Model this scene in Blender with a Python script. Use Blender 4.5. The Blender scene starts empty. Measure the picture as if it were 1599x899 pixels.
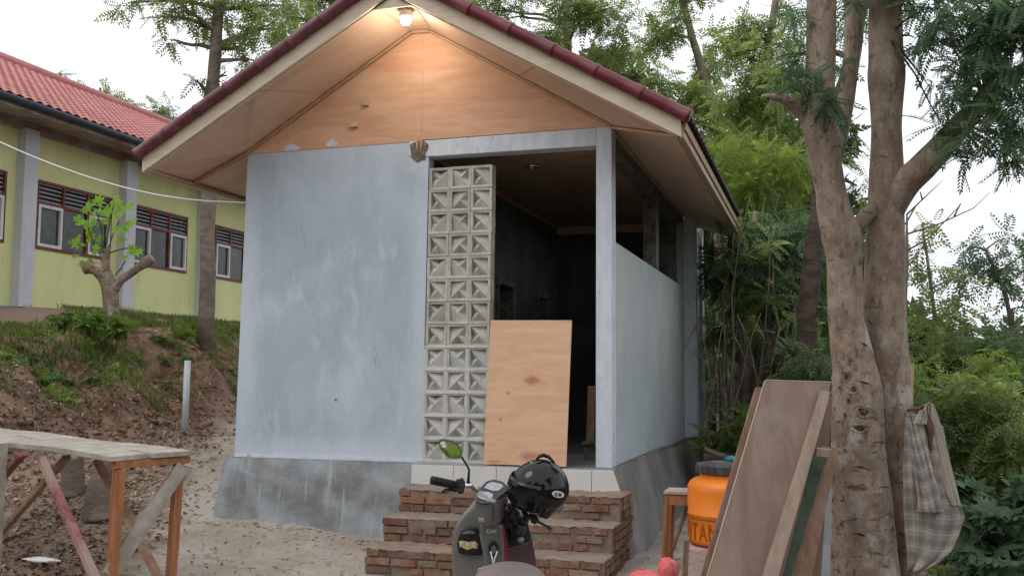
import bpy, bmesh, math, random
import numpy as np
from mathutils import Vector, Matrix, Quaternion, noise

SC = bpy.context.scene
R_ = math.radians
random.seed(7)
rng = np.random.default_rng(11)

# ------------------------------------------------------------------ camera
F_PX = 1561.98
CAM = Vector((4.8683, -7.7249, 0.694))
YAW, PITCH, ROLL = 0.2997, 0.0894, 0.0051
fwd = Vector((-math.sin(YAW)*math.cos(PITCH), math.cos(YAW)*math.cos(PITCH), math.sin(PITCH)))
rgt = Vector((math.cos(YAW), math.sin(YAW), 0)); up_ = rgt.cross(fwd)
CR = math.cos(ROLL)*rgt + math.sin(ROLL)*up_
CU = -math.sin(ROLL)*rgt + math.cos(ROLL)*up_
cam = bpy.data.objects.new('camera', bpy.data.cameras.new('camera'))
SC.collection.objects.link(cam)
m = Matrix((CR, CU, -fwd)).transposed().to_4x4(); m.translation = CAM
cam.matrix_world = m
cam.data.sensor_width = 36; cam.data.lens = 36*F_PX/1599
cam.data.clip_end = 3000; cam.data.clip_start = 0.05
SC.camera = cam

# ------------------------------------------------------------------ world and sun (bright overcast)
SUN_EL, SUN_AZ = R_(52), R_(215)
w = bpy.data.worlds.new("World"); SC.world = w; w.use_nodes = True
nt = w.node_tree; nt.nodes.clear()
out = nt.nodes.new('ShaderNodeOutputWorld'); bg = nt.nodes.new('ShaderNodeBackground')
sky = nt.nodes.new('ShaderNodeTexSky'); sky.sky_type = 'NISHITA'; sky.sun_disc = False
sky.sun_elevation = SUN_EL; sky.sun_rotation = SUN_AZ; sky.dust_density = 4
mx = nt.nodes.new('ShaderNodeMix'); mx.data_type = 'RGBA'
tcw = nt.nodes.new('ShaderNodeTexCoord'); nzw = nt.nodes.new('ShaderNodeTexNoise')
nzw.inputs['Scale'].default_value = 2.2; nzw.inputs['Detail'].default_value = 6
rpw = nt.nodes.new('ShaderNodeValToRGB')
rpw.color_ramp.elements[0].position = .3; rpw.color_ramp.elements[0].color = (11.2, 11.6, 12.6, 1)
rpw.color_ramp.elements[1].position = .7; rpw.color_ramp.elements[1].color = (13.0, 13.2, 13.6, 1)
nt.links.new(tcw.outputs['Generated'], nzw.inputs['Vector'])
nt.links.new(nzw.outputs['Fac'], rpw.inputs['Fac'])
mx.inputs['Factor'].default_value = 0.88
nt.links.new(sky.outputs['Color'], mx.inputs[6]); nt.links.new(rpw.outputs['Color'], mx.inputs[7])
nt.links.new(mx.outputs[2], bg.inputs['Color']); bg.inputs['Strength'].default_value = 0.1
nt.links.new(bg.outputs[0], out.inputs[0])
sun = bpy.data.objects.new('sun', bpy.data.lights.new('sun', 'SUN')); SC.collection.objects.link(sun)
sun.data.energy = 0.6; sun.data.angle = R_(25); sun.data.color = (1, .96, .9)
sd = Vector((math.sin(SUN_AZ)*math.cos(SUN_EL), math.cos(SUN_AZ)*math.cos(SUN_EL), math.sin(SUN_EL)))
sun.rotation_euler = sd.to_track_quat('Z', 'Y').to_euler(); sun.location = (0, 0, 20)
SC.view_settings.view_transform = 'Standard'; SC.view_settings.look = 'None'
SC.view_settings.exposure = 0.22; SC.view_settings.gamma = 1

# ------------------------------------------------------------------ helpers
def V(px, py, t):
    """world point seen at photo pixel px,py at depth t metres"""
    return CAM + (fwd + CR*((px-799.5)/F_PX) + CU*((449.5-py)/F_PX))*t
def onz(px, py, z):
    d = V(px, py, 1)-CAM; return CAM + d*((z-CAM.z)/d.z)
def ony(px, py, y):
    d = V(px, py, 1)-CAM; return CAM + d*((y-CAM.y)/d.y)

def link(o): SC.collection.objects.link(o); return o
def thing(name, label, cat, loc, group=None):
    o = link(bpy.data.objects.new(name, None)); o.location = loc
    o.empty_display_size = .1
    o['label'] = label; o['category'] = cat
    if group: o['group'] = group
    return o
def tag(o, label=None, cat=None, group=None, kind=None):
    if label: o['label'] = label
    if cat: o['category'] = cat
    if group: o['group'] = group
    if kind: o['kind'] = kind
    return o
def rootloc(o):
    v = Vector((0, 0, 0))
    while o is not None: v = v+Vector(o.location); o = o.parent
    return v

class G:
    def __init__(s): s.v = []; s.f = []; s.uv = None
    def add(s, vs, fs):
        n = len(s.v); s.v += [Vector(a) for a in vs]; s.f += [tuple(n+i for i in f) for f in fs]; return s
    def box(s, c, size, rot=None):
        hx, hy, hz = size[0]/2, size[1]/2, size[2]/2
        vs = [Vector((x, y, z)) for x in (-hx, hx) for y in (-hy, hy) for z in (-hz, hz)]
        if rot is not None: vs = [rot @ a for a in vs]
        vs = [a+Vector(c) for a in vs]
        return s.add(vs, [(0, 1, 3, 2), (4, 6, 7, 5), (0, 4, 5, 1), (2, 3, 7, 6), (0, 2, 6, 4), (1, 5, 7, 3)])
    def bb(s, x0, x1, y0, y1, z0, z1):
        return s.box(((x0+x1)/2, (y0+y1)/2, (z0+z1)/2), (x1-x0, y1-y0, z1-z0))
    def beam(s, a, b, wd, ht, side=None):
        """box from a to b; wd along side vector, ht along the other"""
        a, b = Vector(a), Vector(b); d = (b-a).normalized()
        side = Vector(side) if side is not None else d.cross(Vector((0, 0, 1)))
        side = (side - d*side.dot(d)).normalized(); u = side.cross(d)
        vs = []
        for p in (a, b):
            for i, j in ((-1, -1), (1, -1), (1, 1), (-1, 1)): vs.append(p+side*(i*wd/2)+u*(j*ht/2))
        return s.add(vs, [(3, 2, 1, 0), (4, 5, 6, 7), (0, 1, 5, 4), (1, 2, 6, 5), (2, 3, 7, 6), (3, 0, 4, 7)])
    def tube(s, pts, rad, n=8, cap=True, jit=0):
        pts = [Vector(p) for p in pts]
        if not isinstance(rad, (list, tuple)): rad = [rad]*len(pts)
        b0 = len(s.v); prev = None
        for i, p in enumerate(pts):
            d = (pts[min(i+1, len(pts)-1)]-pts[max(i-1, 0)]).normalized()
            if prev is None:
                a = d.orthogonal().normalized()
            else:
                a = prev - d*prev.dot(d)
                a = a.normalized() if a.length > 1e-6 else d.orthogonal().normalized()
            prev = a; b = d.cross(a)
            for k in range(n):
                th = 2*math.pi*k/n; r = rad[i]*(1+(random.uniform(-jit, jit) if jit else 0))
                s.v.append(p+(a*math.cos(th)+b*math.sin(th))*r)
        for i in range(len(pts)-1):
            for k in range(n):
                k2 = (k+1) % n
                s.f.append((b0+i*n+k, b0+i*n+k2, b0+(i+1)*n+k2, b0+(i+1)*n+k))
        if cap:
            s.f.append(tuple(b0+k for k in reversed(range(n))))
            s.f.append(tuple(b0+(len(pts)-1)*n+k for k in range(n)))
        return s
    def lathe(s, c, prof, n=32, axis=(0, 0, 1), sx=1, sy=1):
        q = Vector((0, 0, 1)).rotation_difference(Vector(axis)); c = Vector(c); b0 = len(s.v)
        for r, z in prof:
            for k in range(n):
                th = 2*math.pi*k/n
                s.v.append(c+q @ Vector((r*math.cos(th)*sx, r*math.sin(th)*sy, z)))
        for i in range(len(prof)-1):
            for k in range(n):
                k2 = (k+1) % n
                s.f.append((b0+i*n+k, b0+i*n+k2, b0+(i+1)*n+k2, b0+(i+1)*n+k))
        s.f.append(tuple(b0+k for k in reversed(range(n))))
        s.f.append(tuple(b0+(len(prof)-1)*n+k for k in range(n)))
        return s
    def prism(s, poly, off):
        """polygon (list of 3-D points) extruded by vector off"""
        n = len(poly); off = Vector(off); b = len(s.v)
        s.v += [Vector(p) for p in poly] + [Vector(p)+off for p in poly]
        s.f.append(tuple(b+i for i in range(n))); s.f.append(tuple(b+n+i for i in reversed(range(n))))
        for i in range(n):
            j = (i+1) % n; s.f.append((b+i, b+n+i, b+n+j, b+j))
        return s
    def hull(s, pts):
        bm = bmesh.new()
        for p in pts: bm.verts.new(Vector(p))
        bmesh.ops.convex_hull(bm, input=bm.verts)
        bmesh.ops.delete(bm, geom=[v for v in bm.verts if not v.link_faces], context='VERTS')
        bm.verts.index_update(); b = len(s.v)
        s.v += [v.co.copy() for v in bm.verts]
        s.f += [tuple(b+v.index for v in f.verts) for f in bm.faces]
        bm.free(); return s
    def build(s, name, mat, parent=None, smooth=False, origin=None, bevel=0, sub=0, kind=None, label=None, fixn=True):
        me = bpy.data.meshes.new(name)
        o = bpy.data.objects.new(name, me); link(o)
        if parent is not None:
            o.parent = parent; org = rootloc(parent)
        else:
            org = Vector(origin) if origin is not None else Vector((0, 0, 0)); o.location = org
        me.from_pydata([v-org for v in s.v], [], s.f)
        if s.uv:
            l = me.uv_layers.new(name='UVMap')
            for lp in me.loops: l.data[lp.index].uv = s.uv[lp.vertex_index]
        if fixn:
            bm = bmesh.new(); bm.from_mesh(me)
            bmesh.ops.recalc_face_normals(bm, faces=bm.faces); bm.to_mesh(me); bm.free()
        me.materials.append(mat)
        if smooth: me.polygons.foreach_set('use_smooth', [True]*len(me.polygons))
        if bevel:
            b = o.modifiers.new('bevel', 'BEVEL'); b.width = bevel; b.segments = 2; b.limit_method = 'ANGLE'
        if sub:
            b = o.modifiers.new('subdivision', 'SUBSURF'); b.levels = sub; b.render_levels = sub
        if kind: o['kind'] = kind
        if label: o['label'] = label
        return o

def npmesh(name, verts, quads, mat, parent=None, smooth=False, kind=None):
    """fast mesh from numpy; all faces have the same number of corners"""
    org = np.array(rootloc(parent)) if parent is not None else np.zeros(3)
    verts = (np.asarray(verts)-org).astype(np.float32)
    quads = np.asarray(quads, dtype=np.int32); k = quads.shape[1]
    me = bpy.data.meshes.new(name)
    me.vertices.add(len(verts)); me.vertices.foreach_set('co', verts.ravel())
    me.loops.add(quads.size); me.loops.foreach_set('vertex_index', quads.ravel())
    me.polygons.add(len(quads)); me.polygons.foreach_set('loop_start', np.arange(0, quads.size, k, dtype=np.int32))
    if smooth: me.polygons.foreach_set('use_smooth', np.ones(len(quads), dtype=bool))
    me.update(calc_edges=True); me.materials.append(mat)
    o = link(bpy.data.objects.new(name, me))
    if parent is not None: o.parent = parent
    if kind: o['kind'] = kind
    return o

# ------------------------------------------------------------------ materials
def pm(name, c1, c2=None, scale=4, stretch=(1, 1, 1), lo=.35, hi=.65, layers=(), rough=.8, bump=None, metal=0,
       spec=.3, rand=0, coat=0, detail=6, trans=0, uvmap=False, dist=0, spots=()):
    mt = bpy.data.materials.new(name); mt.use_nodes = True
    n = mt.node_tree.nodes; L = mt.node_tree.links
    p = n['Principled BSDF']
    tc = n.new('ShaderNodeTexCoord'); oi = n.new('ShaderNodeObjectInfo')
    va = n.new('ShaderNodeVectorMath'); va.operation = 'MULTIPLY_ADD'
    L.new(oi.outputs['Random'], va.inputs[0]); va.inputs[1].default_value = (37, 53, 71) if rand else (0, 0, 0)
    L.new(tc.outputs['UV' if uvmap else 'Object'], va.inputs[2])
    def nz(sc, st=(1, 1, 1), det=detail, ds=0):
        mp = n.new('ShaderNodeMapping'); mp.inputs['Scale'].default_value = st
        L.new(va.outputs[0], mp.inputs['Vector'])
        t = n.new('ShaderNodeTexNoise'); t.inputs['Scale'].default_value = sc; t.inputs['Detail'].default_value = det
        t.inputs['Roughness'].default_value = .62; t.inputs['Distortion'].default_value = ds
        L.new(mp.outputs[0], t.inputs['Vector']); return t
    def ramp(fac, lo, hi):
        r = n.new('ShaderNodeMapRange'); r.inputs['From Min'].default_value = lo; r.inputs['From Max'].default_value = hi
        r.interpolation_type = 'SMOOTHSTEP'
        L.new(fac, r.inputs['Value']); return r.outputs[0]
    def mix(fac, a, b):
        x = n.new('ShaderNodeMix'); x.data_type = 'RGBA'
        L.new(fac, x.inputs[0])
        for s_, v in ((6, a), (7, b)):
            if isinstance(v, tuple): x.inputs[s_].default_value = (*v, 1)
            else: L.new(v, x.inputs[s_])
        return x.outputs[2]
    t0 = nz(scale, stretch, ds=dist)
    col = mix(ramp(t0.outputs['Fac'], lo, hi), c1, c2 or c1)
    for ly in layers:
        t = nz(ly.get('scale', 3), ly.get('stretch', (1, 1, 1)), ds=ly.get('dist', 0))
        f = ramp(t.outputs['Fac'], ly.get('lo', .55), ly.get('hi', .7))
        if 'zr' in ly:   # confine to a height band of the object (dirt splash and the like)
            sx = n.new('ShaderNodeSeparateXYZ'); L.new(tc.outputs['Object'], sx.inputs[0])
            z = ramp(sx.outputs[2], ly['zr'][0], ly['zr'][1])
            mm = n.new('ShaderNodeMath'); mm.operation = 'MULTIPLY'; L.new(f, mm.inputs[0]); L.new(z, mm.inputs[1]); f = mm.outputs[0]
        am = n.new('ShaderNodeMath'); am.operation = 'MULTIPLY'; L.new(f, am.inputs[0]); am.inputs[1].default_value = ly.get('amt', 1)
        col = mix(am.outputs[0], col, ly['c'])
    for (sx0, sy0, sz0, rx_, rz_, sc_, am_) in spots:   # knots and stains with a place of their own
        mp = n.new('ShaderNodeMapping'); mp.vector_type = 'POINT'
        mp.inputs['Location'].default_value = (-sx0/rx_, 0, -sz0/rz_); mp.inputs['Scale'].default_value = (1/rx_, 0, 1/rz_)
        L.new(tc.outputs['Object'], mp.inputs['Vector'])
        t = nz(18, (1, 1, 2.5)); vs_ = n.new('ShaderNodeVectorMath'); vs_.operation = 'MULTIPLY_ADD'
        L.new(t.outputs['Color'], vs_.inputs[0]); vs_.inputs[1].default_value = (1.1, 0, 1.1); L.new(mp.outputs[0], vs_.inputs[2])
        sb2 = n.new('ShaderNodeVectorMath'); sb2.operation = 'SUBTRACT'; L.new(vs_.outputs[0], sb2.inputs[0]); sb2.inputs[1].default_value = (.55, 0, .55)
        ln_ = n.new('ShaderNodeVectorMath'); ln_.operation = 'LENGTH'; L.new(sb2.outputs[0], ln_.inputs[0])
        f = n.new('ShaderNodeMapRange'); f.interpolation_type = 'SMOOTHSTEP'; L.new(ln_.outputs['Value'], f.inputs['Value'])
        f.inputs['From Min'].default_value = .1; f.inputs['From Max'].default_value = 1.0; f.inputs['To Min'].default_value = am_; f.inputs['To Max'].default_value = 0
        col = mix(f.outputs[0], col, sc_)
    if rand:
        h = n.new('ShaderNodeHueSaturation'); L.new(col, h.inputs['Color'])
        r = n.new('ShaderNodeMapRange'); L.new(oi.outputs['Random'], r.inputs['Value'])
        r.inputs['To Min'].default_value = 1-rand; r.inputs['To Max'].default_value = 1+rand
        L.new(r.outputs[0], h.inputs['Value']); col = h.outputs[0]
    L.new(col, p.inputs['Base Color'])
    p.inputs['Roughness'].default_value = rough; p.inputs['Metallic'].default_value = metal
    p.inputs['Specular IOR Level'].default_value = spec; p.inputs['Coat Weight'].default_value = coat
    if bump:
        t = nz(bump[0], bump[2] if len(bump) > 2 else stretch, 8)
        b = n.new('ShaderNodeBump'); b.inputs['Strength'].default_value = bump[1]; b.inputs['Distance'].default_value = .02
        L.new(t.outputs['Fac'], b.inputs['Height']); L.new(b.outputs[0], p.inputs['Normal'])
    return mt

def leafmat(name, dark, mid, light, trans=.35):
    mt = bpy.data.materials.new(name); mt.use_nodes = True
    n = mt.node_tree.nodes; L = mt.node_tree.links; p = n['Principled BSDF']
    g = n.new('ShaderNodeNewGeometry'); r = n.new('ShaderNodeValToRGB'); e = r.color_ramp.elements
    e[0].color = (*dark, 1); e[1].color = (*light, 1); e[1].position = 1
    k = r.color_ramp.elements.new(.55); k.color = (*mid, 1)
    tc = n.new('ShaderNodeTexCoord'); t = n.new('ShaderNodeTexNoise'); t.inputs['Scale'].default_value = 1.1
    L.new(tc.outputs['Object'], t.inputs['Vector'])
    a = n.new('ShaderNodeMath'); a.operation = 'MULTIPLY_ADD'; a.inputs[1].default_value = .45; 
    L.new(g.outputs['Random Per Island'], a.inputs[0])
    b = n.new('ShaderNodeMapRange'); b.inputs['From Min'].default_value = .3; b.inputs['From Max'].default_value = .7; b.inputs['To Max'].default_value = .6
    L.new(t.outputs['Fac'], b.inputs['Value']); L.new(b.outputs[0], a.inputs[2])
    L.new(a.outputs[0], r.inputs['Fac']); L.new(r.outputs[0], p.inputs['Base Color'])
    p.inputs['Roughness'].default_value = .5; p.inputs['Specular IOR Level'].default_value = .35
    tr = n.new('ShaderNodeBsdfTranslucent'); hs = n.new('ShaderNodeHueSaturation')
    hs.inputs['Hue'].default_value = .48; hs.inputs['Value'].default_value = 1.8; hs.inputs['Saturation'].default_value = 1.1
    L.new(r.outputs[0], hs.inputs['Color']); L.new(hs.outputs[0], tr.inputs['Color'])
    ms = n.new('ShaderNodeMixShader'); ms.inputs[0].default_value = trans
    L.new(p.outputs[0], ms.inputs[1]); L.new(tr.outputs[0], ms.inputs[2])
    L.new(ms.outputs[0], n['Material Output'].inputs['Surface'])
    return mt

M = {}
M['plaster'] = pm('painted_plaster', (.325, .40, .462), (.44, .512, .578), 1.5, (1, 1, .7), .3, .7, rough=.75, bump=(60, .12), dist=.6,
    layers=[dict(c=(.53, .585, .66), scale=2.6, stretch=(1.7, 1, .8), lo=.5, hi=.74, amt=.7, dist=.8),
            dict(c=(.32, .395, .44), scale=2.0, stretch=(1.2, 1, .7), lo=.5, hi=.72, amt=.5, dist=.5),
            dict(c=(.54, .59, .66), scale=7, stretch=(2.4, 1, .5), lo=.5, hi=.78, amt=.42),
            dict(c=(.35, .42, .465), scale=11, stretch=(2.2, 1, .5), lo=.52, hi=.78, amt=.35),
            dict(c=(.50, .47, .48), scale=4, stretch=(1.6, 1, .9), lo=.58, hi=.76, amt=.35)],
    spots=[(.0, 0, 1.4, .22, 2.2, (.57, .62, .70), .75), (1.0, 0, 2.68, 2.2, .16, (.52, .57, .64), .6), (1.0, 0, .04, 2.4, .22, (.56, .61, .68), .65), (1.7, 0, 1.2, .16, 2.4, (.55, .60, .67), .6), (.92, 0, .50, .02, .02, (.08, .08, .08), .9)])
M['white_edge'] = pm('white_base_coat', (.50, .55, .62), (.60, .64, .70), 5, (2, 2, .6), rough=.75, bump=(50, .15),
    layers=[dict(c=(.27, .31, .34), scale=9, stretch=(1.6, 1.6, .6), lo=.6, hi=.68, amt=.75),
            dict(c=(.38, .38, .38), scale=30, lo=.62, hi=.7, amt=.6)])
M['parapet'] = pm('grey_green_skim_plaster', (.37, .41, .405), (.44, .475, .465), 1.6, (1, 1, .6), rough=.7, bump=(45, .15),
    layers=[dict(c=(.27, .31, .31), scale=4, stretch=(1, 1, .6), lo=.5, hi=.8, amt=.4),
            dict(c=(.42, .51, .58), scale=2, stretch=(1, 1, 1), lo=.3, hi=.6, amt=.6, zr=(.9, .0))])
M['plinth'] = pm('cement_render', (.17, .175, .175), (.28, .29, .29), 3.5, (1, 1, 1), rough=.85, bump=(28, .35),
    layers=[dict(c=(.42, .49, .55), scale=5, stretch=(4.5, 1, .22), lo=.57, hi=.74, amt=.75),
            dict(c=(.36, .42, .46), scale=2.1, lo=.45, hi=.66, amt=.6),
            dict(c=(.36, .42, .47), scale=3, lo=.35, hi=.6, amt=.6, zr=(-.25, -.6))])
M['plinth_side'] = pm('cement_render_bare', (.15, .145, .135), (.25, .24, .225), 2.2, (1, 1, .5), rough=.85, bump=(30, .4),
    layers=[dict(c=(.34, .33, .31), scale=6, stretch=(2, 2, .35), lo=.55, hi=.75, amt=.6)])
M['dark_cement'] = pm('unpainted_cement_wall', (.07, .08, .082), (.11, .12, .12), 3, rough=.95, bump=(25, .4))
M['rough_cement'] = pm('rough_cement', (.10, .095, .09), (.2, .19, .18), 8, rough=.95, bump=(35, .8),
    layers=[dict(c=(.055, .05, .05), scale=14, lo=.55, hi=.7, amt=.8)])
M['chipped'] = pm('broken_brown_render', (.12, .095, .08), (.24, .20, .17), 20, rough=.95, bump=(40, .9))
M['blockc'] = pm('cast_concrete_block', (.39, .375, .335), (.50, .485, .435), 12, rough=.9, bump=(90, .4), rand=.1,
    layers=[dict(c=(.5, .5, .47), scale=20, lo=.58, hi=.75, amt=.6), dict(c=(.14, .14, .13), scale=15, lo=.62, hi=.75, amt=.6)])
M['blockw'] = pm('washed_concrete_block', (.42, .42, .39), (.54, .54, .50), 12, rough=.9, bump=(90, .4), rand=.08,
    layers=[dict(c=(.2, .2, .19), scale=15, lo=.6, hi=.75, amt=.6)])
M['mortar'] = pm('mortar', (.205, .155, .12), (.29, .225, .18), 9, rough=.95, bump=(50, .8),
    layers=[dict(c=(.33, .22, .16), scale=5, lo=.5, hi=.7, amt=.6)])
M['joint'] = pm('white_joint', (.5, .5, .47), (.6, .6, .57), 9, rough=.95, bump=(50, .5))
M['brick'] = pm('clay_brick', (.205, .085, .058), (.29, .135, .09), 14, rough=.95, bump=(60, .9), rand=.3,
    layers=[dict(c=(.27, .20, .155), scale=5, lo=.42, hi=.62, amt=.8), dict(c=(.10, .065, .045), scale=16, lo=.58, hi=.7, amt=.7)])
M['brick_old'] = pm('dusty_brick', (.17, .09, .058), (.24, .145, .095), 14, rough=.95, bump=(60, .9), rand=.25,
    layers=[dict(c=(.27, .20, .15), scale=5, lo=.42, hi=.62, amt=.8), dict(c=(.13, .085, .05), scale=16, lo=.58, hi=.7, amt=.7)])
M['tile'] = pm('ceramic_tile', (.56, .56, .55), (.60, .60, .58), 2, rough=.25, spec=.5, rand=.03,
    layers=[dict(c=(.45, .42, .38), scale=9, lo=.6, hi=.8, amt=.35)])
M['floor_tile'] = pm('floor_tile', (.22, .23, .23), (.3, .3, .3), 2, rough=.5, spec=.5)
M['ply_gable'] = pm('plywood_orange', (.54, .30, .18), (.63, .39, .255), 2.2, (.8, .8, 5), .3, .7, rough=.6, bump=(20, .05), dist=.8,
    layers=[dict(c=(.68, .5, .37), scale=1.3, stretch=(1, 1, 3), lo=.5, hi=.75, amt=.6),
            dict(c=(.46, .22, .13), scale=3, stretch=(1, 1, 7), lo=.58, hi=.8, amt=.5)])
M['ply_soffit'] = pm('plywood_soffit', (.58, .385, .28), (.66, .475, .36), 1.7, (.5, 2.6, .9), .3, .7, rough=.6, bump=(20, .06), dist=1,
    layers=[dict(c=(.44, .26, .17), scale=2.2, stretch=(.6, 1, .6), lo=.6, hi=.74, amt=.6),
            dict(c=(.17, .08, .05), scale=3.3, stretch=(1, 1, 1), lo=.74, hi=.8, amt=.8)])
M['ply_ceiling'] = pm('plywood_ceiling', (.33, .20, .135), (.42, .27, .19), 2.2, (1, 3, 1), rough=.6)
M['ply_sheet'] = pm('plywood_light', (.60, .36, .225), (.68, .45, .30), 2.6, (.7, .7, 4), .3, .7, rough=.55, bump=(20, .05), dist=1.2,
    layers=[dict(c=(.52, .26, .13), scale=3, stretch=(.8, .8, 4.5), lo=.58, hi=.78, amt=.55),
            dict(c=(.66, .5, .36), scale=1.6, lo=.5, hi=.7, amt=.4)],
    spots=[(.05, 0, .665, .10, .055, (.36, .13, .075), .85), (.045, 0, .07, .12, .06, (.40, .15, .10), .8), (-.14, 0, .56, .03, .02, (.4, .2, .1), .8), (-.2, 0, .35, .02, .02, (.3, .12, .06), .8),
           (-.25, 0, .02, .08, .03, (.35, .15, .1), .6), (.12, 0, .9, .16, .03, (.55, .3, .17), .5)])
M['cream'] = pm('cream_painted_timber', (.56, .46, .35), (.64, .54, .42), 5, (1, 1, 3), rough=.6, bump=(30, .08),
    layers=[dict(c=(.45, .33, .22), scale=9, lo=.62, hi=.8, amt=.6)])
M['eave_wood'] = pm('brown_eave_timber', (.36, .27, .19), (.46, .36, .26), 4, (4, .6, 3), rough=.7, bump=(30, .1))  # medium brown like the trim, darker than the cream fascia
M['trim'] = pm('timber_trim', (.36, .23, .14), (.46, .31, .2), 9, (1, 4, 1), rough=.7)
M['maroon'] = pm('maroon_glazed_tile', (.10, .011, .018), (.135, .016, .023), 6, rough=.45, spec=.4, coat=.0, rand=.12,
    layers=[dict(c=(.25, .12, .12), scale=22, lo=.66, hi=.72, amt=.6)])
M['maroon_dusty'] = pm('maroon_tile_dusty', (.105, .024, .034), (.14, .042, .052), 9, rough=.42, spec=.4, rand=.15,
    layers=[dict(c=(.22, .12, .14), scale=14, lo=.52, hi=.72, amt=.5)])
M['darktile'] = pm('dark_roof_tile', (.05, .045, .048), (.09, .08, .085), 9, rough=.7)  # right slope tile, coloured darker than the left slope
M['yellow'] = pm('yellow_wall_paint', (.64, .65, .31), (.72, .73, .37), 1.5, (1, 1, .5), rough=.8,
    layers=[dict(c=(.42, .40, .22), scale=2.5, stretch=(2.5, 2.5, .4), lo=.58, hi=.75, amt=.4),
            dict(c=(.42, .42, .33), scale=6, lo=.55, hi=.7, amt=.6, zr=(.35, 0))])
M['pillar'] = pm('pale_lilac_pillar_paint', (.52, .53, .57), (.60, .61, .65), 3, (1, 1, .4), rough=.7,
    layers=[dict(c=(.42, .25, .2), scale=5, lo=.5, hi=.6, amt=.8, zr=(.3, .02))])
M['school_base'] = pm('mossy_school_plinth', (.16, .17, .17), (.26, .27, .27), 4, rough=.9)
M['school_beam'] = pm('rusty_eave_board', (.24, .17, .14), (.42, .36, .33), 2, (1, .6, 1), rough=.85,
    layers=[dict(c=(.26, .10, .07), scale=1.7, lo=.5, hi=.6, amt=.7)])
M['gutter'] = pm('dark_blue_gutter', (.025, .035, .05), (.04, .05, .065), 4, rough=.5)
M['redroof'] = pm('red_corrugated_roof', (.40, .145, .13), (.50, .20, .18), 3, (1, .5, 1), rough=.65,
    layers=[dict(c=(.52, .3, .26), scale=8, lo=.55, hi=.75, amt=.5)])
M['redframe'] = pm('red_window_frame', (.15, .03, .022), (.19, .045, .03), 8, rough=.5)
M['whiteframe'] = pm('white_sash_frame', (.58, .60, .62), (.68, .7, .7), 8, rough=.5)
M['slat'] = pm('grey_louvre_slat', (.3, .32, .34), (.4, .42, .43), 8, rough=.6)
M['glass'] = pm('dark_window_glass', (.012, .018, .016), (.05, .06, .05), 3, rough=.08, spec=.35)
M['wood_old'] = pm('weathered_grey_timber', (.27, .24, .20), (.40, .36, .31), 7, (1, 1, 1), rough=.85, bump=(40, .3), rand=.12,
    layers=[dict(c=(.5, .48, .45), scale=4, lo=.5, hi=.7, amt=.5), dict(c=(.15, .11, .09), scale=12, lo=.62, hi=.75, amt=.6)])
M['wood_orange'] = pm('orange_brown_timber', (.27, .105, .045), (.38, .17, .08), 6, (5, 5, .7), rough=.65, bump=(40, .2), rand=.1,
    layers=[dict(c=(.13, .05, .025), scale=5, lo=.6, hi=.75, amt=.6)])
M['wood_brown'] = pm('brown_timber', (.20, .125, .08), (.30, .2, .13), 6, (4, 4, .8), rough=.8, bump=(40, .3), rand=.15,
    layers=[dict(c=(.26, .1, .1), scale=2.2, lo=.5, hi=.65, amt=.6), dict(c=(.33, .28, .22), scale=3, lo=.52, hi=.7, amt=.5)])
M['wood_red'] = pm('red_stained_timber', (.20, .07, .065), (.3, .14, .12), 6, (3, 3, 1), rough=.8, bump=(40, .3),
    layers=[dict(c=(.3, .24, .19), scale=2.2, lo=.5, hi=.62, amt=.8)])
M['wood_green'] = pm('green_stained_timber', (.045, .065, .045), (.08, .105, .07), 6, (3, 3, .6), rough=.85, bump=(40, .3))
M['ply_grey'] = pm('weathered_plywood', (.19, .13, .10), (.27, .195, .155), 2.2, (3.5, 3.5, .7), .3, .7, rough=.8, bump=(50, .12), dist=.8,
    layers=[dict(c=(.31, .27, .25), scale=3.2, lo=.52, hi=.75, amt=.5), dict(c=(.10, .08, .06), scale=2.6, lo=.6, hi=.75, amt=.55)])
M['edgewood'] = pm('pale_sawn_edge', (.42, .31, .23), (.52, .4, .3), 12, rough=.8)
M['batten'] = pm('pale_brown_batten', (.25, .18, .135), (.34, .26, .20), 4, (3, 3, .6), rough=.8, bump=(40, .25),
    layers=[dict(c=(.13, .085, .06), scale=7, lo=.66, hi=.74, amt=.7)])
M['bark'] = pm('grey_brown_bark', (.21, .155, .115), (.37, .295, .23), 9, (1.3, 1.3, .8), .3, .7, rough=.95, bump=(26, .85, (1.5, 1.5, .7)),
    layers=[dict(c=(.40, .36, .33), scale=6, stretch=(1, 1, .7), lo=.57, hi=.68, amt=.6), dict(c=(.45, .42, .39), scale=22, lo=.62, hi=.7, amt=.5),
            dict(c=(.085, .06, .045), scale=6, stretch=(1, 1, 2.6), lo=.6, hi=.70, amt=.7), dict(c=(.09, .065, .05), scale=24, stretch=(1.5, 1.5, .5), lo=.55, hi=.68, amt=.75),
            dict(c=(.23, .13, .08), scale=2.6, lo=.48, hi=.62, amt=.75, zr=(1.7, .9)), dict(c=(.5, .46, .43), scale=5, stretch=(1, 1, .5), lo=.55, hi=.64, amt=.7, zr=(1.9, 1.2)), dict(c=(.07, .045, .03), scale=11, stretch=(1, 1, 2.4), lo=.56, hi=.66, amt=.8, zr=(1.6, .9))])
M['bark_dark'] = pm('dark_bark', (.05, .036, .028), (.10, .075, .058), 6, (1, 1, 2), rough=.95, bump=(22, .8))
M['bark_far'] = pm('far_bark', (.16, .125, .105), (.25, .205, .17), 5, (1, 1, 2), rough=.95, bump=(14, .8))
M['scar'] = pm('bark_hollow', (.03, .02, .014), (.07, .048, .035), 20, rough=1)
M['orange'] = pm('orange_plastic', (.76, .20, .012), (.82, .235, .018), 2, rough=.38, spec=.45,
    layers=[dict(c=(.5, .13, .02), scale=5, lo=.6, hi=.8, amt=.4)])
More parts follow.
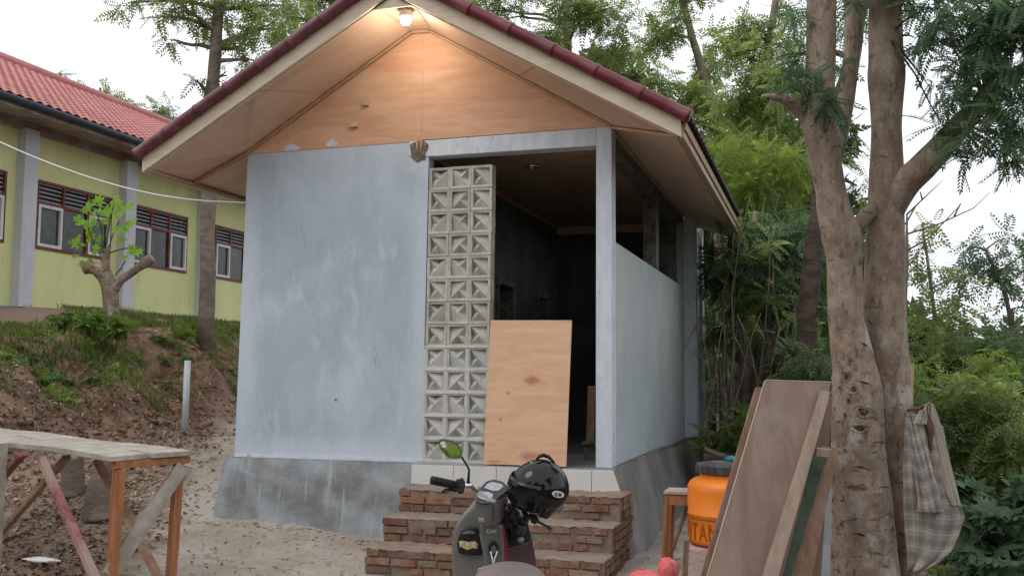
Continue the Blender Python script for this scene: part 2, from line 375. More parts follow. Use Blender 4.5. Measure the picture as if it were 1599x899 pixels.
M['orange_dark'] = pm('dark_orange_lettering', (.30, .06, .01), (.34, .07, .01), 4, rough=.6)
M['lid'] = pm('black_drum_lid', (.04, .042, .045), (.08, .082, .085), 7, rough=.6, layers=[dict(c=(.17, .17, .17), scale=9, lo=.55, hi=.7, amt=.6)])
M['teal'] = pm('teal_cloth', (.02, .12, .16), (.04, .2, .26), 12, rough=.9)
M['coral'] = pm('coral_red_plastic_film', (.62, .10, .10), (.72, .16, .15), 9, rough=.5, spec=.5, bump=(20, .4))
M['pink_block'] = pm('pinkish_cement_block', (.36, .24, .21), (.44, .34, .31), 6, (1, 1, 2), rough=.95, bump=(30, .5))
M['black'] = pm('black_plastic', (.012, .012, .013), (.02, .02, .021), 10, rough=.42, spec=.4)
M['rubber'] = pm('black_rubber', (.015, .015, .016), (.026, .026, .026), 14, rough=.7, bump=(120, .3))
M['gunmetal'] = pm('gunmetal_grey_paint', (.15, .152, .148), (.18, .18, .175), 3, rough=.34, metal=.2, spec=.5, coat=.3)
M['plum'] = pm('plum_reflection_tint', (.085, .045, .052), (.10, .055, .06), 3, rough=.26, metal=.3, spec=.5, coat=.5)  # plum cast of a reflection put into the base colour
M['redstripe'] = pm('red_edge_trim', (.26, .02, .03), (.3, .03, .04), 3, rough=.35)
M['chrome'] = pm('bright_metal', (.6, .6, .6), (.66, .66, .66), 8, rough=.15, metal=1)
M['mirror'] = pm('mirror_glass', (.75, .78, .75), (.8, .82, .8), 8, rough=.03, metal=1)
M['lcd'] = pm('clear_dial_glass', (.22, .23, .24), (.32, .33, .34), 12, rough=.1, spec=.5, coat=.3)
M['gloss_black'] = pm('gloss_black_shell', (.006, .006, .007), (.008, .008, .009), 2, rough=.07, spec=.35)
M['seat'] = pm('brown_grey_vinyl', (.14, .11, .10), (.19, .155, .14), 3, rough=.5, spec=.4)
M['white'] = pm('white_print', (.72, .72, .72), (.78, .78, .78), 10, rough=.5)
M['yellowp'] = pm('yellow_print', (.6, .48, .12), (.7, .6, .2), 10, rough=.5)
M['bluep'] = pm('blue_print', (.08, .12, .45), (.12, .18, .55), 10, rough=.5)
M['redp'] = pm('red_print', (.5, .05, .06), (.6, .1, .1), 10, rough=.5)
M['pvc'] = pm('grey_plastic_pipe', (.42, .46, .50), (.50, .54, .57), 3, rough=.45)
M['cable'] = pm('white_cable', (.66, .63, .66), (.72, .7, .72), 3, rough=.5)
M['socket'] = pm('lamp_socket', (.5, .5, .5), (.56, .56, .56), 3, rough=.4)
M['pale_sheet'] = pm('pale_grey_cement_sheet', (.20, .205, .21), (.27, .28, .285), 3, rough=.7)
M['stone'] = pm('pale_stone', (.34, .30, .26), (.5, .46, .41), 9, rough=.95, bump=(30, .5), rand=.2)
M['root'] = pm('dry_root', (.17, .115, .08), (.27, .2, .15), 9, rough=.95)
M['litter'] = leafmat('dry_leaf_litter', (.07, .045, .03), (.22, .15, .10), (.56, .45, .30), .1)
M['grass'] = leafmat('grass_blades', (.06, .085, .022), (.13, .165, .05), (.30, .30, .12), .35)
M['weed'] = leafmat('weed_leaves', (.045, .09, .018), (.10, .18, .035), (.2, .3, .08), .4)
M['leaf_mid'] = leafmat('mid_green_leaves', (.08, .115, .042), (.15, .21, .07), (.25, .33, .12), .6)
M['leaf_bright'] = leafmat('bright_green_leaves', (.085, .13, .03), (.16, .235, .055), (.26, .36, .10), .58)
M['leaf_dark'] = leafmat('dark_green_leaves', (.048, .075, .034), (.085, .135, .055), (.15, .22, .09), .5)
M['leaf_blue'] = leafmat('blue_green_leaves', (.045, .08, .046), (.08, .14, .075), (.14, .215, .11), .45)
M['leaf_pale'] = leafmat('pale_green_leaves', (.06, .10, .035), (.12, .18, .06), (.2, .27, .10), .5)
M['leaf_lime'] = leafmat('lime_new_leaves', (.10, .22, .02), (.17, .33, .035), (.27, .43, .07), .5)
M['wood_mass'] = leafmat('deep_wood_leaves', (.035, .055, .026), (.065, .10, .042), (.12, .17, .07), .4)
M['hill'] = pm('haze_tinted_hill', (.33, .42, .55), (.40, .5, .63), .02, rough=1)  # blue of distance haze painted into the hill colour

# ground: dusty cement sand round the house, brown litter soil to the left, red-brown cut bank
def ground_mat():
    mt = bpy.data.materials.new('bare_ground'); mt.use_nodes = True
    n = mt.node_tree.nodes; L = mt.node_tree.links; p = n['Principled BSDF']
    tc = n.new('ShaderNodeTexCoord'); sx = n.new('ShaderNodeSeparateXYZ'); L.new(tc.outputs['Object'], sx.inputs[0])
    def nz(s, d=8, r=.6):
        t = n.new('ShaderNodeTexNoise'); t.inputs['Scale'].default_value = s; t.inputs['Detail'].default_value = d
        t.inputs['Roughness'].default_value = r; L.new(tc.outputs['Object'], t.inputs['Vector']); return t.outputs['Fac']
    def mr(v, a, b):
        r = n.new('ShaderNodeMapRange'); r.interpolation_type = 'SMOOTHSTEP'; L.new(v, r.inputs['Value'])
        r.inputs['From Min'].default_value = a; r.inputs['From Max'].default_value = b; return r.outputs[0]
    def ma(op, a, b):
        x = n.new('ShaderNodeMath'); x.operation = op
        for i, v in ((0, a), (1, b)):
            if isinstance(v, (int, float)): x.inputs[i].default_value = v
            else: L.new(v, x.inputs[i])
        return x.outputs[0]
    def mix(f, a, b):
        x = n.new('ShaderNodeMix'); x.data_type = 'RGBA'; L.new(f, x.inputs[0])
        for i, v in ((6, a), (7, b)):
            if isinstance(v, tuple): x.inputs[i].default_value = (*v, 1)
            else: L.new(v, x.inputs[i])
        return x.outputs[2]
    soil = mix(mr(nz(2.5), .35, .65), (.14, .095, .07), (.26, .19, .145))
    soil = mix(mr(nz(19), .5, .62), soil, (.33, .26, .19))
    sand = mix(mr(nz(1.3), .35, .65), (.33, .28, .23), (.43, .385, .335))
    sand = mix(mr(nz(11), .55, .68), sand, (.24, .19, .15))
    sand = mix(mr(nz(45, 3), .62, .68), sand, (.16, .12, .10))
    bank = mix(mr(nz(3.5), .35, .65), (.13, .072, .048), (.25, .165, .115))
    bank = mix(mr(nz(14), .52, .66), bank, (.27, .18, .125))
    k = ma('ADD', ma('ADD', sx.outputs[0], ma('MULTIPLY', sx.outputs[1], .58)), ma('MULTIPLY', ma('SUBTRACT', nz(1.7), .5), 2.2))
    c = mix(mr(k, -.95, -.35), soil, sand)
    c = mix(mr(ma('ADD', ma('MULTIPLY', sx.outputs[0], -1), ma('MULTIPLY', nz(1.2), .8)), 3.1, 3.9), c, bank)
    c = mix(mr(ma('ADD', ma('MULTIPLY', sx.outputs[0], -1), nz(2)), 5.0, 6.2), c, (.31, .22, .17))
    c = mix(mr(sx.outputs[0], 4.6, 5.6), c, (.07, .055, .035))
    L.new(c, p.inputs['Base Color']); p.inputs['Roughness'].default_value = .95; p.inputs['Specular IOR Level'].default_value = .15
    b = n.new('ShaderNodeBump'); b.inputs['Strength'].default_value = .9; b.inputs['Distance'].default_value = .05
    L.new(ma('ADD', nz(6), ma('MULTIPLY', nz(40), .4)), b.inputs['Height']); L.new(b.outputs[0], p.inputs['Normal'])
    return mt
M['ground'] = ground_mat()

# ------------------------------------------------------------------ setting: ground, hills
def S(t): t = np.clip(t, 0, 1); return t*t*(3-2*t)
def vnoise(x, y, s, seed=0):
    return (np.sin(x*s*1.3+seed+1.7*np.sin(y*s*.9+seed*2))*np.cos(y*s*1.1-seed+1.3*np.sin(x*s*1.7+seed)))
def gz(x, y):
    x = np.asarray(x, float); y = np.asarray(y, float)
    Lf = -.72+.62*S((y+1.4)/3.2)*(.55+.45*S((1.6-x)/1.8))
    Rt = -.66 - .33*np.clip(x-5.4, 0, 22) + .02*vnoise(x, y, 2)
    k = S((x-1.6)/1.6); z = Lf*(1-k)+Rt*k
    foot = -3.0+.25*vnoise(x*0, y, 1.3, 2)+.12*vnoise(x*0, y, 4, 5)
    t = (foot-x)/1.75
    tb = S(t)*.75+.25*np.clip(t, 0, 1)
    top = 1.17+.27*S((y-2)/4)+.34*S((-4.8-x)/2.2)
    z = z*(1-tb)+top*tb
    mid = np.clip(1-np.abs(t-.5)*1.6, 0, 1)
    z = z+mid*(.10*vnoise(x, y, 3.1, 1)+.07*vnoise(x, y, 7.3, 4)+.03*vnoise(x, y, 17, 8))
    z = z+.018*vnoise(x, y, 3, 3)+.008*vnoise(x, y, 11, 7)
    return z
def gzf(x, y): return float(gz(x, y))
xs = np.unique(np.concatenate([np.linspace(-8, 6.5, 240), np.linspace(-60, -8, 30), np.linspace(6.5, 60, 40), np.array([-2000, -700, -250, -120, 120, 250, 700, 2000])]))
ys = np.unique(np.concatenate([np.linspace(-6, 9, 240), np.linspace(9, 60, 50), np.linspace(-40, -6, 20), np.array([-2000, -700, -250, -100, 100, 250, 700, 2000])]))
XX, YY = np.meshgrid(xs, ys, indexing='ij')
ZZ = gz(XX, YY)
vv = np.stack([XX, YY, ZZ], -1).reshape(-1, 3); ny = len(ys)
ii, jj = np.meshgrid(np.arange(len(xs)-1), np.arange(ny-1), indexing='ij')
a = (ii*ny+jj).ravel(); q = np.stack([a, a+ny, a+ny+1, a+1], 1)
npmesh('ground', vv, q, M['ground'], smooth=True, kind='structure')

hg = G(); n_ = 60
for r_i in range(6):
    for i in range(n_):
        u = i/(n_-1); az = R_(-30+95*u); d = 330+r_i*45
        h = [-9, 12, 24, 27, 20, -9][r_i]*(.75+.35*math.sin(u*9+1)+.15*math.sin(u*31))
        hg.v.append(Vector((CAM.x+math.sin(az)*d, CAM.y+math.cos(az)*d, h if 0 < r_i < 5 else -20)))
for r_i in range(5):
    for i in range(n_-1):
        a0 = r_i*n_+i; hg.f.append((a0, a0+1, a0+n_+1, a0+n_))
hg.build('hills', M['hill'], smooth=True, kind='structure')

# ------------------------------------------------------------------ the small unfinished house
WD = 3.305; DEP = 5.19
house = thing('unfinished_house', 'small unfinished house with blue grey plaster wall and orange plywood gable', 'house', (0, 0, 0))
def hpart(g, name, mat, **k): return g.build(name, M[mat], house, **k)

# plinth: flared cement base (front face in two runs, sides)
g = G()
def plinth_run(p_top, p_bot, depth=.5):
    pass
tl, tr = (-.10, -.055, 0), (1.72, -.055, 0)
bl, br = (-.21, -.16, -.80), (1.72, -.16, -.80)
ng = 14
# front face as a gently uneven grid
fv = [];
for i in range(ng+1):
    for j in range(7):
        u = i/ng; v_ = j/6
        x = (tl[0]*(1-v_)+bl[0]*v_)*(1-u)+1.72*u; y = -.055-.105*v_+.006*math.sin(i*2.1+j*1.7); z = -.80*v_
        fv.append((x, y, z))
ff = [(i*7+j, (i+1)*7+j, (i+1)*7+j+1, i*7+j+1) for i in range(ng) for j in range(6)]
g.add(fv, ff)
g.add([(-.10, -.055, 0), (-.21, -.16, -.8), (-.21, 5.9, -.8), (-.10, 5.9, 0)], [(0, 1, 2, 3)])
g.add([(-.10, -.055, 0), (1.72, -.055, 0), (1.72, .1, 0), (-.10, .1, 0)], [(0, 1, 2, 3)])
g.add([(-.10, .1, 0), (0.02, .1, 0), (0.02, 5.9, 0), (-.10, 5.9, 0)], [(0, 1, 2, 3)])
hpart(g, 'plinth', 'plinth')
g = G()
sv = []
for i in range(17):
    for j in range(7):
        u = i/16; v_ = j/6; y = -.13*v_*(1-u)+u*(5.85+.12*v_)
        x = 3.325+.035*(u > .72)*1 + .24*v_+.008*math.sin(i*1.9+j); z = -1.0*v_
        sv.append((x, y if i else -.06-.15*v_, z))
g.add(sv, [(i*7+j, (i+1)*7+j, (i+1)*7+j+1, i*7+j+1) for i in range(16) for j in range(6)])
b = len(sv)
g.add([sv[j] for j in range(7)]+[(3.0, sv[j][1], sv[j][2]) for j in range(7)], [(j, j+1, 8+j, 7+j) for j in range(6)])
g.add([sv[16*7+j] for j in range(7)]+[(3.0, sv[16*7+j][1], sv[16*7+j][2]) for j in range(7)], [(j, j+1, 8+j, 7+j) for j in range(6)])
g.add([(3.325, -.06, 0), (3.36, 5.85, 0), (3.1, 5.85, 0), (3.1, -.06, 0)], [(0, 1, 2, 3)])
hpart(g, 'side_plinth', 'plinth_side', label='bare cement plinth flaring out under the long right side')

# front wall (left), slightly out of plumb as in the photo
g = G()
poly = [(-.042, 0, 0), (1.712, 0, 0), (1.74, 0, 2.545), (1.56, 0, 2.56), (1.56, 0, 2.682), (.002, 0, 2.675)]
g.prism(poly, (0, .12, 0))
hpart(g, 'front_wall', 'plaster')
rc = random.Random(44)
for (x0, z0, n0) in ((.55, 2.1, 9), (1.25, 1.0, 7), (.25, .45, 6)):
    g = G(); pts_ = [Vector((x0, -.0005, z0))]
    for k in range(n0): pts_.append(pts_[-1]+Vector((rc.uniform(-.02, .035), 0, -rc.uniform(.02, .05))))
    g.tube(pts_, .0011, 4); hpart(g, 'hairline_crack', 'rough_cement')
g = G(); g.bb(-.05, -.0, .003, .12, 0, 2.6); g.v = [v+Vector((.045*v.z/2.6, 0, 0)) for v in g.v]
g.bb(.0, .12, .12, 5.85, 0, 2.66)
hpart(g, 'left_wall', 'plaster')
g = G(); g.bb(-.04, 1.725, -.016, -.001, .0, .022); hpart(g, 'wall_skirt_line', 'white_edge')
# beam + column
g = G(); g.prism([(1.56, -.006, 2.56), (1.74, -.006, 2.545), (3.181, -.006, 2.545), (3.181, -.006, 2.692), (1.56, -.006, 2.684)], (0, .15, 0))
hpart(g, 'beam', 'white_edge', bevel=.006)
g = G(); g.prism([(3.172, -.010, 0), (3.304, -.010, 0), (3.309, -.010, 2.693), (3.183, -.010, 2.693)], (0, .16, 0))
hpart(g, 'column', 'white_edge', bevel=.006)
# chipped hole with conduit in the wall head
g = G()
pts = []
cx, cz = 1.655, 2.615
for k in range(14):
    th = 2*math.pi*k/14
    pts.append((cx+.085*math.cos(th)*(1+.15*math.sin(k*2.3)), -.010, cz+.085*math.sin(th)*(1+.12*math.cos(k*3.1))-(.02 if math.sin(th) < 0 else -0.0)))
ring = [(p[0], -.006, min(p[2], 2.683)) for p in pts]
for k_, (sc_, yy_) in enumerate(((1, -.006), (.74, -.011), (.42, -.009))):
    g.v += [Vector((cx+(p[0]-cx)*sc_, yy_+random.uniform(-.003, .003), cz+(p[2]-cz)*sc_+.012*k_)) for p in ring]
for k_ in range(2): g.f += [(k_*14+i_, k_*14+(i_+1) % 14, (k_+1)*14+(i_+1) % 14, (k_+1)*14+i_) for i_ in range(14)]
g.f.append(tuple(range(28, 42)))
hpart(g, 'chipped_hole', 'chipped', smooth=False)
for (px_, py_, w_, h_) in ((455, 231, .075, .03), (518, 224, .055, .032), (340, 0, 0, 0)):
    if w_:
        c = ony(px_, py_, -.007); g = G(); pts_ = [(c.x+w_*math.cos(t_)*(1+.25*math.sin(3*t_+px_)), -.0085, c.z+h_*math.sin(t_)*(1+.3*math.sin(5*t_))) for t_ in [2*math.pi*k/16 for k in range(16)]]; g.prism(pts_, (0, .004, 0)); hpart(g, 'plaster_smear', 'white_edge')
g = G(); 
for dx in (-.018, .022): g.tube([(cx+dx, -.006, 2.70), (cx+dx, -.014, 2.64), (cx+dx*.8, -.010, 2.58)], [.009, .010, .008], 8)
hpart(g, 'conduit', 'trim', smooth=True)

# low side wall, posts
g = G(); g.bb(3.17, 3.296, .14, 4.30, 0, 1.79); hpart(g, 'low_side_wall', 'parapet')
g = G(); g.bb(3.16, 3.298, 2.30, 2.45, 1.79, 2.66); hpart(g, 'post', 'rough_cement', bevel=.004)
g = G(); g.bb(3.02, 3.22, 4.2, 4.44, 0, 2.60); hpart(g, 'post', 'rough_cement', bevel=.004)
g = G(); g.bb(3.225, 3.29, 4.302, 4.46, 0, 2.62); hpart(g, 'recess_wall', 'parapet')
g = G(); g.bb(3.22, 3.437, 4.44, 4.60, 0, 2.64); hpart(g, 'pilaster', 'white_edge', bevel=.006)
g = G(); g.bb(3.10, 3.345, 4.602, 5.6, 0, 2.62); hpart(g, 'rear_side_wall', 'parapet')
g = G(); g.bb(3.15, 3.385, 5.6, 5.8, 0, 2.68); hpart(g, 'pilaster', 'white_edge', bevel=.006)
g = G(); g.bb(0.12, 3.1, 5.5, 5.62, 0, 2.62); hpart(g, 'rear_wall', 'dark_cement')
g = G(); g.bb(3.15, 3.29, .15, 4.44, 2.56, 2.67); hpart(g, 'side_lintel', 'rough_cement')

# interior
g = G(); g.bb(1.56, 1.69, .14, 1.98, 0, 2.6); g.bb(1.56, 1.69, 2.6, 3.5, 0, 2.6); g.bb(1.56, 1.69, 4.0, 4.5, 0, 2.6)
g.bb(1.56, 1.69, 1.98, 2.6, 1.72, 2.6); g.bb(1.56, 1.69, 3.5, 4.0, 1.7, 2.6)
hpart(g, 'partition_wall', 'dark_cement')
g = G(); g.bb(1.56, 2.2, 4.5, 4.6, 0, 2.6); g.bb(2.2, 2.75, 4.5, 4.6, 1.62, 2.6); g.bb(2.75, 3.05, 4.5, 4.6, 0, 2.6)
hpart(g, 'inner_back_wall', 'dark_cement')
for y0, y1, zt in ((1.98, 2.6, 1.72), (3.5, 4.0, 1.7)):
    g = G(); g.bb(1.55, 1.72, y0, y0+.06, 0, zt); g.bb(1.55, 1.72, y1-.06, y1, 0, zt); g.bb(1.55, 1.72, y0+.06, y1-.06, zt-.06, zt)
    hpart(g, 'door_frame', 'rough_cement', bevel=.004)
g = G(); g.bb(2.2, 2.25, 4.48, 4.62, 0, 1.62); g.bb(2.7, 2.75, 4.48, 4.62, 0, 1.62); g.bb(2.25, 2.7, 4.48, 4.62, 1.56, 1.62)
hpart(g, 'door_frame', 'rough_cement', bevel=.004)
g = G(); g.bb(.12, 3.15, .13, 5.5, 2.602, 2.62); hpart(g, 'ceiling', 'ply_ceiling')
g = G(); g.bb(1.692, 1.72, .16, 4.5, 2.565, 2.60); hpart(g, 'cornice', 'trim', bevel=.004)
g = G(); g.bb(1.692, 3.05, 4.465, 4.499, 2.50, 2.60); hpart(g, 'cornice', 'cream', bevel=.004)
g = G(); g.bb(.0, 3.3, -.02, 5.8, -.06, -.002); hpart(g, 'floor', 'floor_tile')
for k in range(5):
    for j in range(5):
        gg = G(); gg.bb(1.71+k*.318, 1.71+k*.318+.314, .16+j*.5, .16+j*.5+.496, -.001, .006)
        gg.build('floor_tile', M['floor_tile'], house)
for q in ((830, 258),):
    c = onz(q[0], q[1], 2.6)
    g = G(); g.lathe((c.x, c.y, 2.573), [(.03, .024), (.045, .0), (.065, .003), (.068, .028)], 20); dl = hpart(g, 'downlight', 'chrome', smooth=True)
    g2 = G(); g2.lathe((c.x, c.y, 2.565), [(.008, .0), (.022, .006), (.024, .02)], 12); g2.build('lamp_reflector', M['whiteframe'], dl, smooth=True)

# breeze block screen: 3 columns x 13 rows, each block its own object sharing 1 of 2 meshes
BS = .1878; BW = .187
def block_mesh():
    g = G(); h = BW/2-.0015; hz = BS/2-.0015; fr = .021; D = .10
    def ringv(a, bz, y): return [(-a, y, -bz), (a, y, -bz), (a, y, bz), (-a, y, bz)]
    outer = ringv(h, hz, 0); inn = ringv(h-fr, hz-fr, .004); back = ringv(h, hz, D)
    g.add(outer+inn+back, [(0, 1, 5, 4), (1, 2, 6, 5), (2, 3, 7, 6), (3, 0, 4, 7), (0, 8, 9, 1), (1, 9, 10, 2), (2, 10, 11, 3), (3, 11, 8, 0)])
    a, bz = h-fr, hz-fr
    # diagonal fold: one big slanted facet to the upper right, two sunk pyramids to the lower left
    TL, TR, BR2, BL2, CC = (-a, .010, bz), (a, .040, bz), (a, .010, -bz), (-a, .012, -bz), (0, .008, 0)
    ML, MB = (-a, .066, 0), (0, .046, -bz)
    g.add([(-a, .004, -bz), (a, .004, -bz), (a, .004, bz), (-a, .004, bz), TL, TR, BR2, BL2, CC, ML, MB],
          [(0, 1, 6, 10, 7), (1, 2, 5, 6), (2, 3, 4, 5), (3, 0, 7, 9, 4), (4, 8, 5), (8, 6, 5), (4, 9, 8), (9, 7, 8), (7, 10, 8), (10, 6, 8)])
    return g
BM = {}
for kind_, mt in (('plain', 'blockc'), ('washed', 'blockw')):
    o = block_mesh().build('breeze_block', M[mt], house, fixn=False); BM[kind_] = o.data
    bpy.data.objects.remove(o)
rots = {0: (90, 0), 1: (180, 270), 2: (0, 0)}
for r in range(13):
    for c in range(3):
        zc = 2.447-(r+.5)*BS; lean = .025*(zc/2.45)
        o = bpy.data.objects.new('breeze_block', BM['washed' if r >= 8 else 'plain']); link(o); o.parent = house
        o.location = (1.722+lean+(c+.5)*.186+random.uniform(-.0015, .0015), -.002+random.uniform(-.003, .003)+(.004 if r < 8 else 0), zc+random.uniform(-.001, .001))
        o.rotation_euler = (0, R_(rots[c][r % 2]), 0)
g = G()
for c in range(4):
    x = 1.722+c*.186; g.add([(x-.008, -.004, 0.005), (x+.008, -.004, 0.005), (x+.008+.025*.37, -.004, .93), (x-.008+.025*.37, -.004, .93)], [(0, 1, 2, 3)])
    
for r in range(8, 14):
    z = max(2.447-r*BS, .006); g.bb(1.716+.025*z/2.45, 2.288+.025*z/2.45, -.0065, .02, z-.0085, z+.0085)
hpart(g, 'mortar_joints', 'joint')
g = G(); g.bb(1.722, 2.30, .099, .105, .0, 2.44); hpart(g, 'screen_backing', 'rough_cement')

# tiled landing edge: separate tiles leaning like the plinth
g = G(); g.prism([(1.69, -.12, -.01), (3.33, -.12, -.01), (3.40, -.14, -.175), (1.68, -.14, -.155)], (0, .13, 0)); hpart(g, 'landing', 'mortar')
g = G(); g.prism([(1.682, -.135, .006), (3.335, -.135, -.004), (3.335, -.012, -.002), (1.682, -.012, .008)], (0, 0, -.012)); hpart(g, 'landing_top', 'floor_tile', bevel=.002)
sx_ = [1.684, 2.045, 2.405, 2.79, 3.172, 3.34]
for i in range(5):
    x0, x1 = sx_[i]+.002, sx_[i+1]-.002
    fl = .062 if i == 4 else 0
    gg = G(); gg.prism([(x0, -.146, -.006), (x1, -.146, -.006), (x1+fl, -.158, -.172-.0*i), (x0, -.158, -.157-.012*i/4)], (0, .012, 0))
    gg.build('edge_tile', M['tile'], house, bevel=.0015)

# gable plywood sheets
def gl(x): return 2.682+.605*min(x, WD-x)
g = G(); g.prism([(0, -.004, 2.672), (1.676, -.004, 2.682), (1.676, -.004, 3.632), (1.572, -.004, 3.634)], (0, .02, 0)); hpart(g, 'gable_sheet', 'ply_gable', label='left sheet of the orange plywood gable')
g = G(); g.prism([(1.684, -.004, 2.692), (3.31, -.004, 2.695), (1.752, -.004, 3.63), (1.684, -.004, 3.632)], (0, .02, 0)); hpart(g, 'gable_sheet', 'ply_gable', label='right sheet of the orange plywood gable')
g = G(); g.bb(1.66, 1.70, -.004, .02, 2.70, 3.62); g.v = [v if v.y > 0 else Vector((1.678 if v.x < 1.68 else 1.682, v.y+.003, v.z)) for v in g.v]; hpart(g, 'gable_stud', 'cream')
for q in ((572, 162, .05), (553, 196, .075)):
    c = ony(q[0], q[1], -.01); g = G(); g.bb(c.x-q[2]/2, c.x+q[2]/2, -.035, -.005, c.z-.02, c.z+.02); hpart(g, 'wood_cleat', 'edgewood', bevel=.003)
# trim strips along the gable edge (mouldings) and the flat top
def strip(a, b, wdt=.035, th=.02, mat='trim', name='gable_trim', side=None):
    g = G(); g.beam(a, b, wdt, th, side); return hpart(g, name, mat, bevel=.003)
strip((.0, -.022, 2.672), (1.575, -.022, 3.625)); strip((.0, -.040, 2.700), (1.575, -.040, 3.652), .02)
strip((3.31, -.022, 2.688), (1.75, -.022, 3.620)); strip((3.31, -.040, 2.715), (1.75, -.040, 3.648), .02)
strip((1.58, -.022, 3.628), (1.745, -.022, 3.622), .035); strip((1.58, -.040, 3.655), (1.745, -.040, 3.650), .02)

# roof geometry
EX, OY = .635, .62
def zb(x): return 2.42+.575*min(x+EX, WD+EX-x)          # underside of barge board
RX = WD/2
# soffits
A0 = (0, 0, 2.69); A1 = (1.575, 0, 3.645); A2 = (1.75, 0, 3.640); A3 = (WD, 0, 2.70)
F0 = (-EX+.02, -OY+.03, 2.445); F1 = (1.49, -OY+.03, 3.665); F2 = (1.83, -OY+.03, 3.66); F3 = (WD+EX-.02, -OY+.03, 2.455)
SL = (-EX+.02, .08, 2.47); SLb = (-EX+.02, DEP, 2.46); WLb = (0, DEP, 2.66)
SRb = (WD+EX-.02, DEP, 2.46); WRb = (WD-.02, DEP, 2.66)
def sheet(pts, name='soffit_panel', mat='ply_soffit', th=.012):
    g = G(); g.prism(pts, (0, 0, th)); return hpart(g, name, mat)
def lerp(a, b, t): return tuple(a[i]*(1-t)+b[i]*t for i in range(3))
for t0, t1 in ((0, .497), (.503, 1)):
    sheet([lerp(F0, F1, t0), lerp(F0, F1, t1), lerp(SL if t0 == 0 else A0, A1, t1) if t0 else lerp(A0, A1, t1), lerp(A0, A1, t0) if t0 else A0] + ([SL] if t0 == 0 else []))
    sheet([lerp(F3, F2, t0), lerp(F3, F2, t1), lerp(A3, A2, t1), lerp(A3, A2, t0)])
sheet([(1.50, -OY+.03, 3.655), (1.82, -OY+.03, 3.65), (1.755, 0, 3.636), (1.57, 0, 3.640)], 'ridge_soffit', 'ply_soffit')
def sideseg(Wa, Wb, Ea, Eb, n):
    for k in range(n):
        a, b = k/n+(.002 if k else 0), (k+1)/n-.002
        sheet([lerp(Wa, Wb, a), lerp(Wa, Wb, b), lerp(Ea, Eb, b), lerp(Ea, Eb, a)])
sideseg((0, .0, 2.69), WLb, SL, SLb, 3); sideseg(A3, WRb, F3, SRb, 3)
strip((.02, -.02, 2.675), (SL[0], SL[1], 2.455), .04); strip((3.31, -.005, 2.685), (WD+EX-.05, -OY+.06, 2.445), .03)
strip((WD-.012, .17, 2.672), (WD-.012, 4.3, 2.655), .05, .025, 'trim', 'wall_trim')
# small patch square visible beside the lamp
c1, c2 = lerp(F0, F1, .9), lerp(A0, A1, .93)
# barge boards with a second moulding strip, front and rear
def barge(y0, th, x0, x1, name='barge_board'):
    g = G(); z0, z1 = zb(x0), zb(x1)
    g.prism([(x0, y0, z0), (x1, y0, z1), (x1, y0, z1+.15), (x0, y0, z0+.135)], (0, th, 0)); return hpart(g, name, 'cream', bevel=.003)
barge(-OY-.004, .028, -EX, RX-.001); barge(-OY-.004, .028, WD+EX, RX+.001)
def barge2(y0, x0, x1):
    g = G(); z0, z1 = zb(x0)-.012, zb(x1)-.012
    g.prism([(x0, y0, z0), (x1, y0, z1), (x1, y0, z1+.055), (x0, y0, z0+.055)], (0, .018, 0)); return hpart(g, 'barge_moulding', 'cream', bevel=.003)
barge2(-OY+.026, -EX+.03, RX-.001); barge2(-OY+.026, WD+EX-.03, RX+.001)
g = G(); 
barge(DEP-.03, .025, -EX, RX-.001); barge(DEP-.03, .025, WD+EX, RX+.001)
g = G(); g.prism([(RX-.22, -OY+.026, 3.63), (RX+.22, -OY+.026, 3.63), (RX, -OY+.026, 3.86)], (0, .012, 0)); hpart(g, 'ridge_block', 'cream')
# fascia boards down the eaves
g = G(); g.bb(-EX-.014, -EX+.014, -OY+.03, DEP-.03, 2.422, 2.56); hpart(g, 'fascia', 'cream', bevel=.003)
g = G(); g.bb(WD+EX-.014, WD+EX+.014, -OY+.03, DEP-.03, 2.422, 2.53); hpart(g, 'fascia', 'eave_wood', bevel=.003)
g = G(); g.bb(WD+EX+.016, WD+EX+.03, -OY+.03, DEP-.03, 2.48, 2.55); hpart(g, 'fascia_strip', 'trim', bevel=.003)
g = G(); g.bb(-EX+.015, -EX+.045, -OY+.05, DEP-.03, 2.432, 2.455); hpart(g, 'eave_moulding', 'trim')
g = G(); g.bb(WD+EX-.045, WD+EX-.015, -OY+.05, DEP-.03, 2.432, 2.455); hpart(g, 'eave_moulding', 'trim')

# roof covering: pressed tile sheets, corrugated across y, stepped down the slope
def roof_sheet(x_eave, x_ridge, y0, y1, z_eave, z_ridge, mat, name, parent, pitch=.2, amp=.022, steps=8, per=6, thick=.012):
    n = int((y1-y0)/pitch*per); prof = []
    g = G(); rows = []
    for sidx in range(steps):
        for e in (0, 1):
            u = (sidx+e)/steps; lift = (.026 if e == 0 else 0)
            rows.append((u, lift))
    for u, lift in rows:
        x = x_eave*(1-u)+x_ridge*u; z = z_eave*(1-u)+z_ridge*u+lift
        for k in range(n+1):
            y = y0+(y1-y0)*k/n; ph = ((y-y0)/pitch) % 1
            g.v.append(Vector((x, y, z+amp*(.5-.5*math.cos(2*math.pi*ph))**.7)))
    for r in range(len(rows)-1):
        for k in range(n):
            a0 = r*(n+1)+k; g.f.append((a0, a0+1, a0+n+2, a0+n+1))
    o = g.build(name, M[mat], parent, smooth=False)
    sm = o.modifiers.new('thickness', 'SOLIDIFY'); sm.thickness = thick; sm.offset = -1
    return o
roof_sheet(-EX-.07, RX, -OY-.0, DEP+.03, 2.535, 3.885, 'maroon_dusty', 'roof_slope', house)
roof_sheet(WD+EX+.07, RX, -OY-.0, DEP+.03, 2.535, 3.885, 'darktile', 'roof_slope', house, pitch=.16, amp=.03)
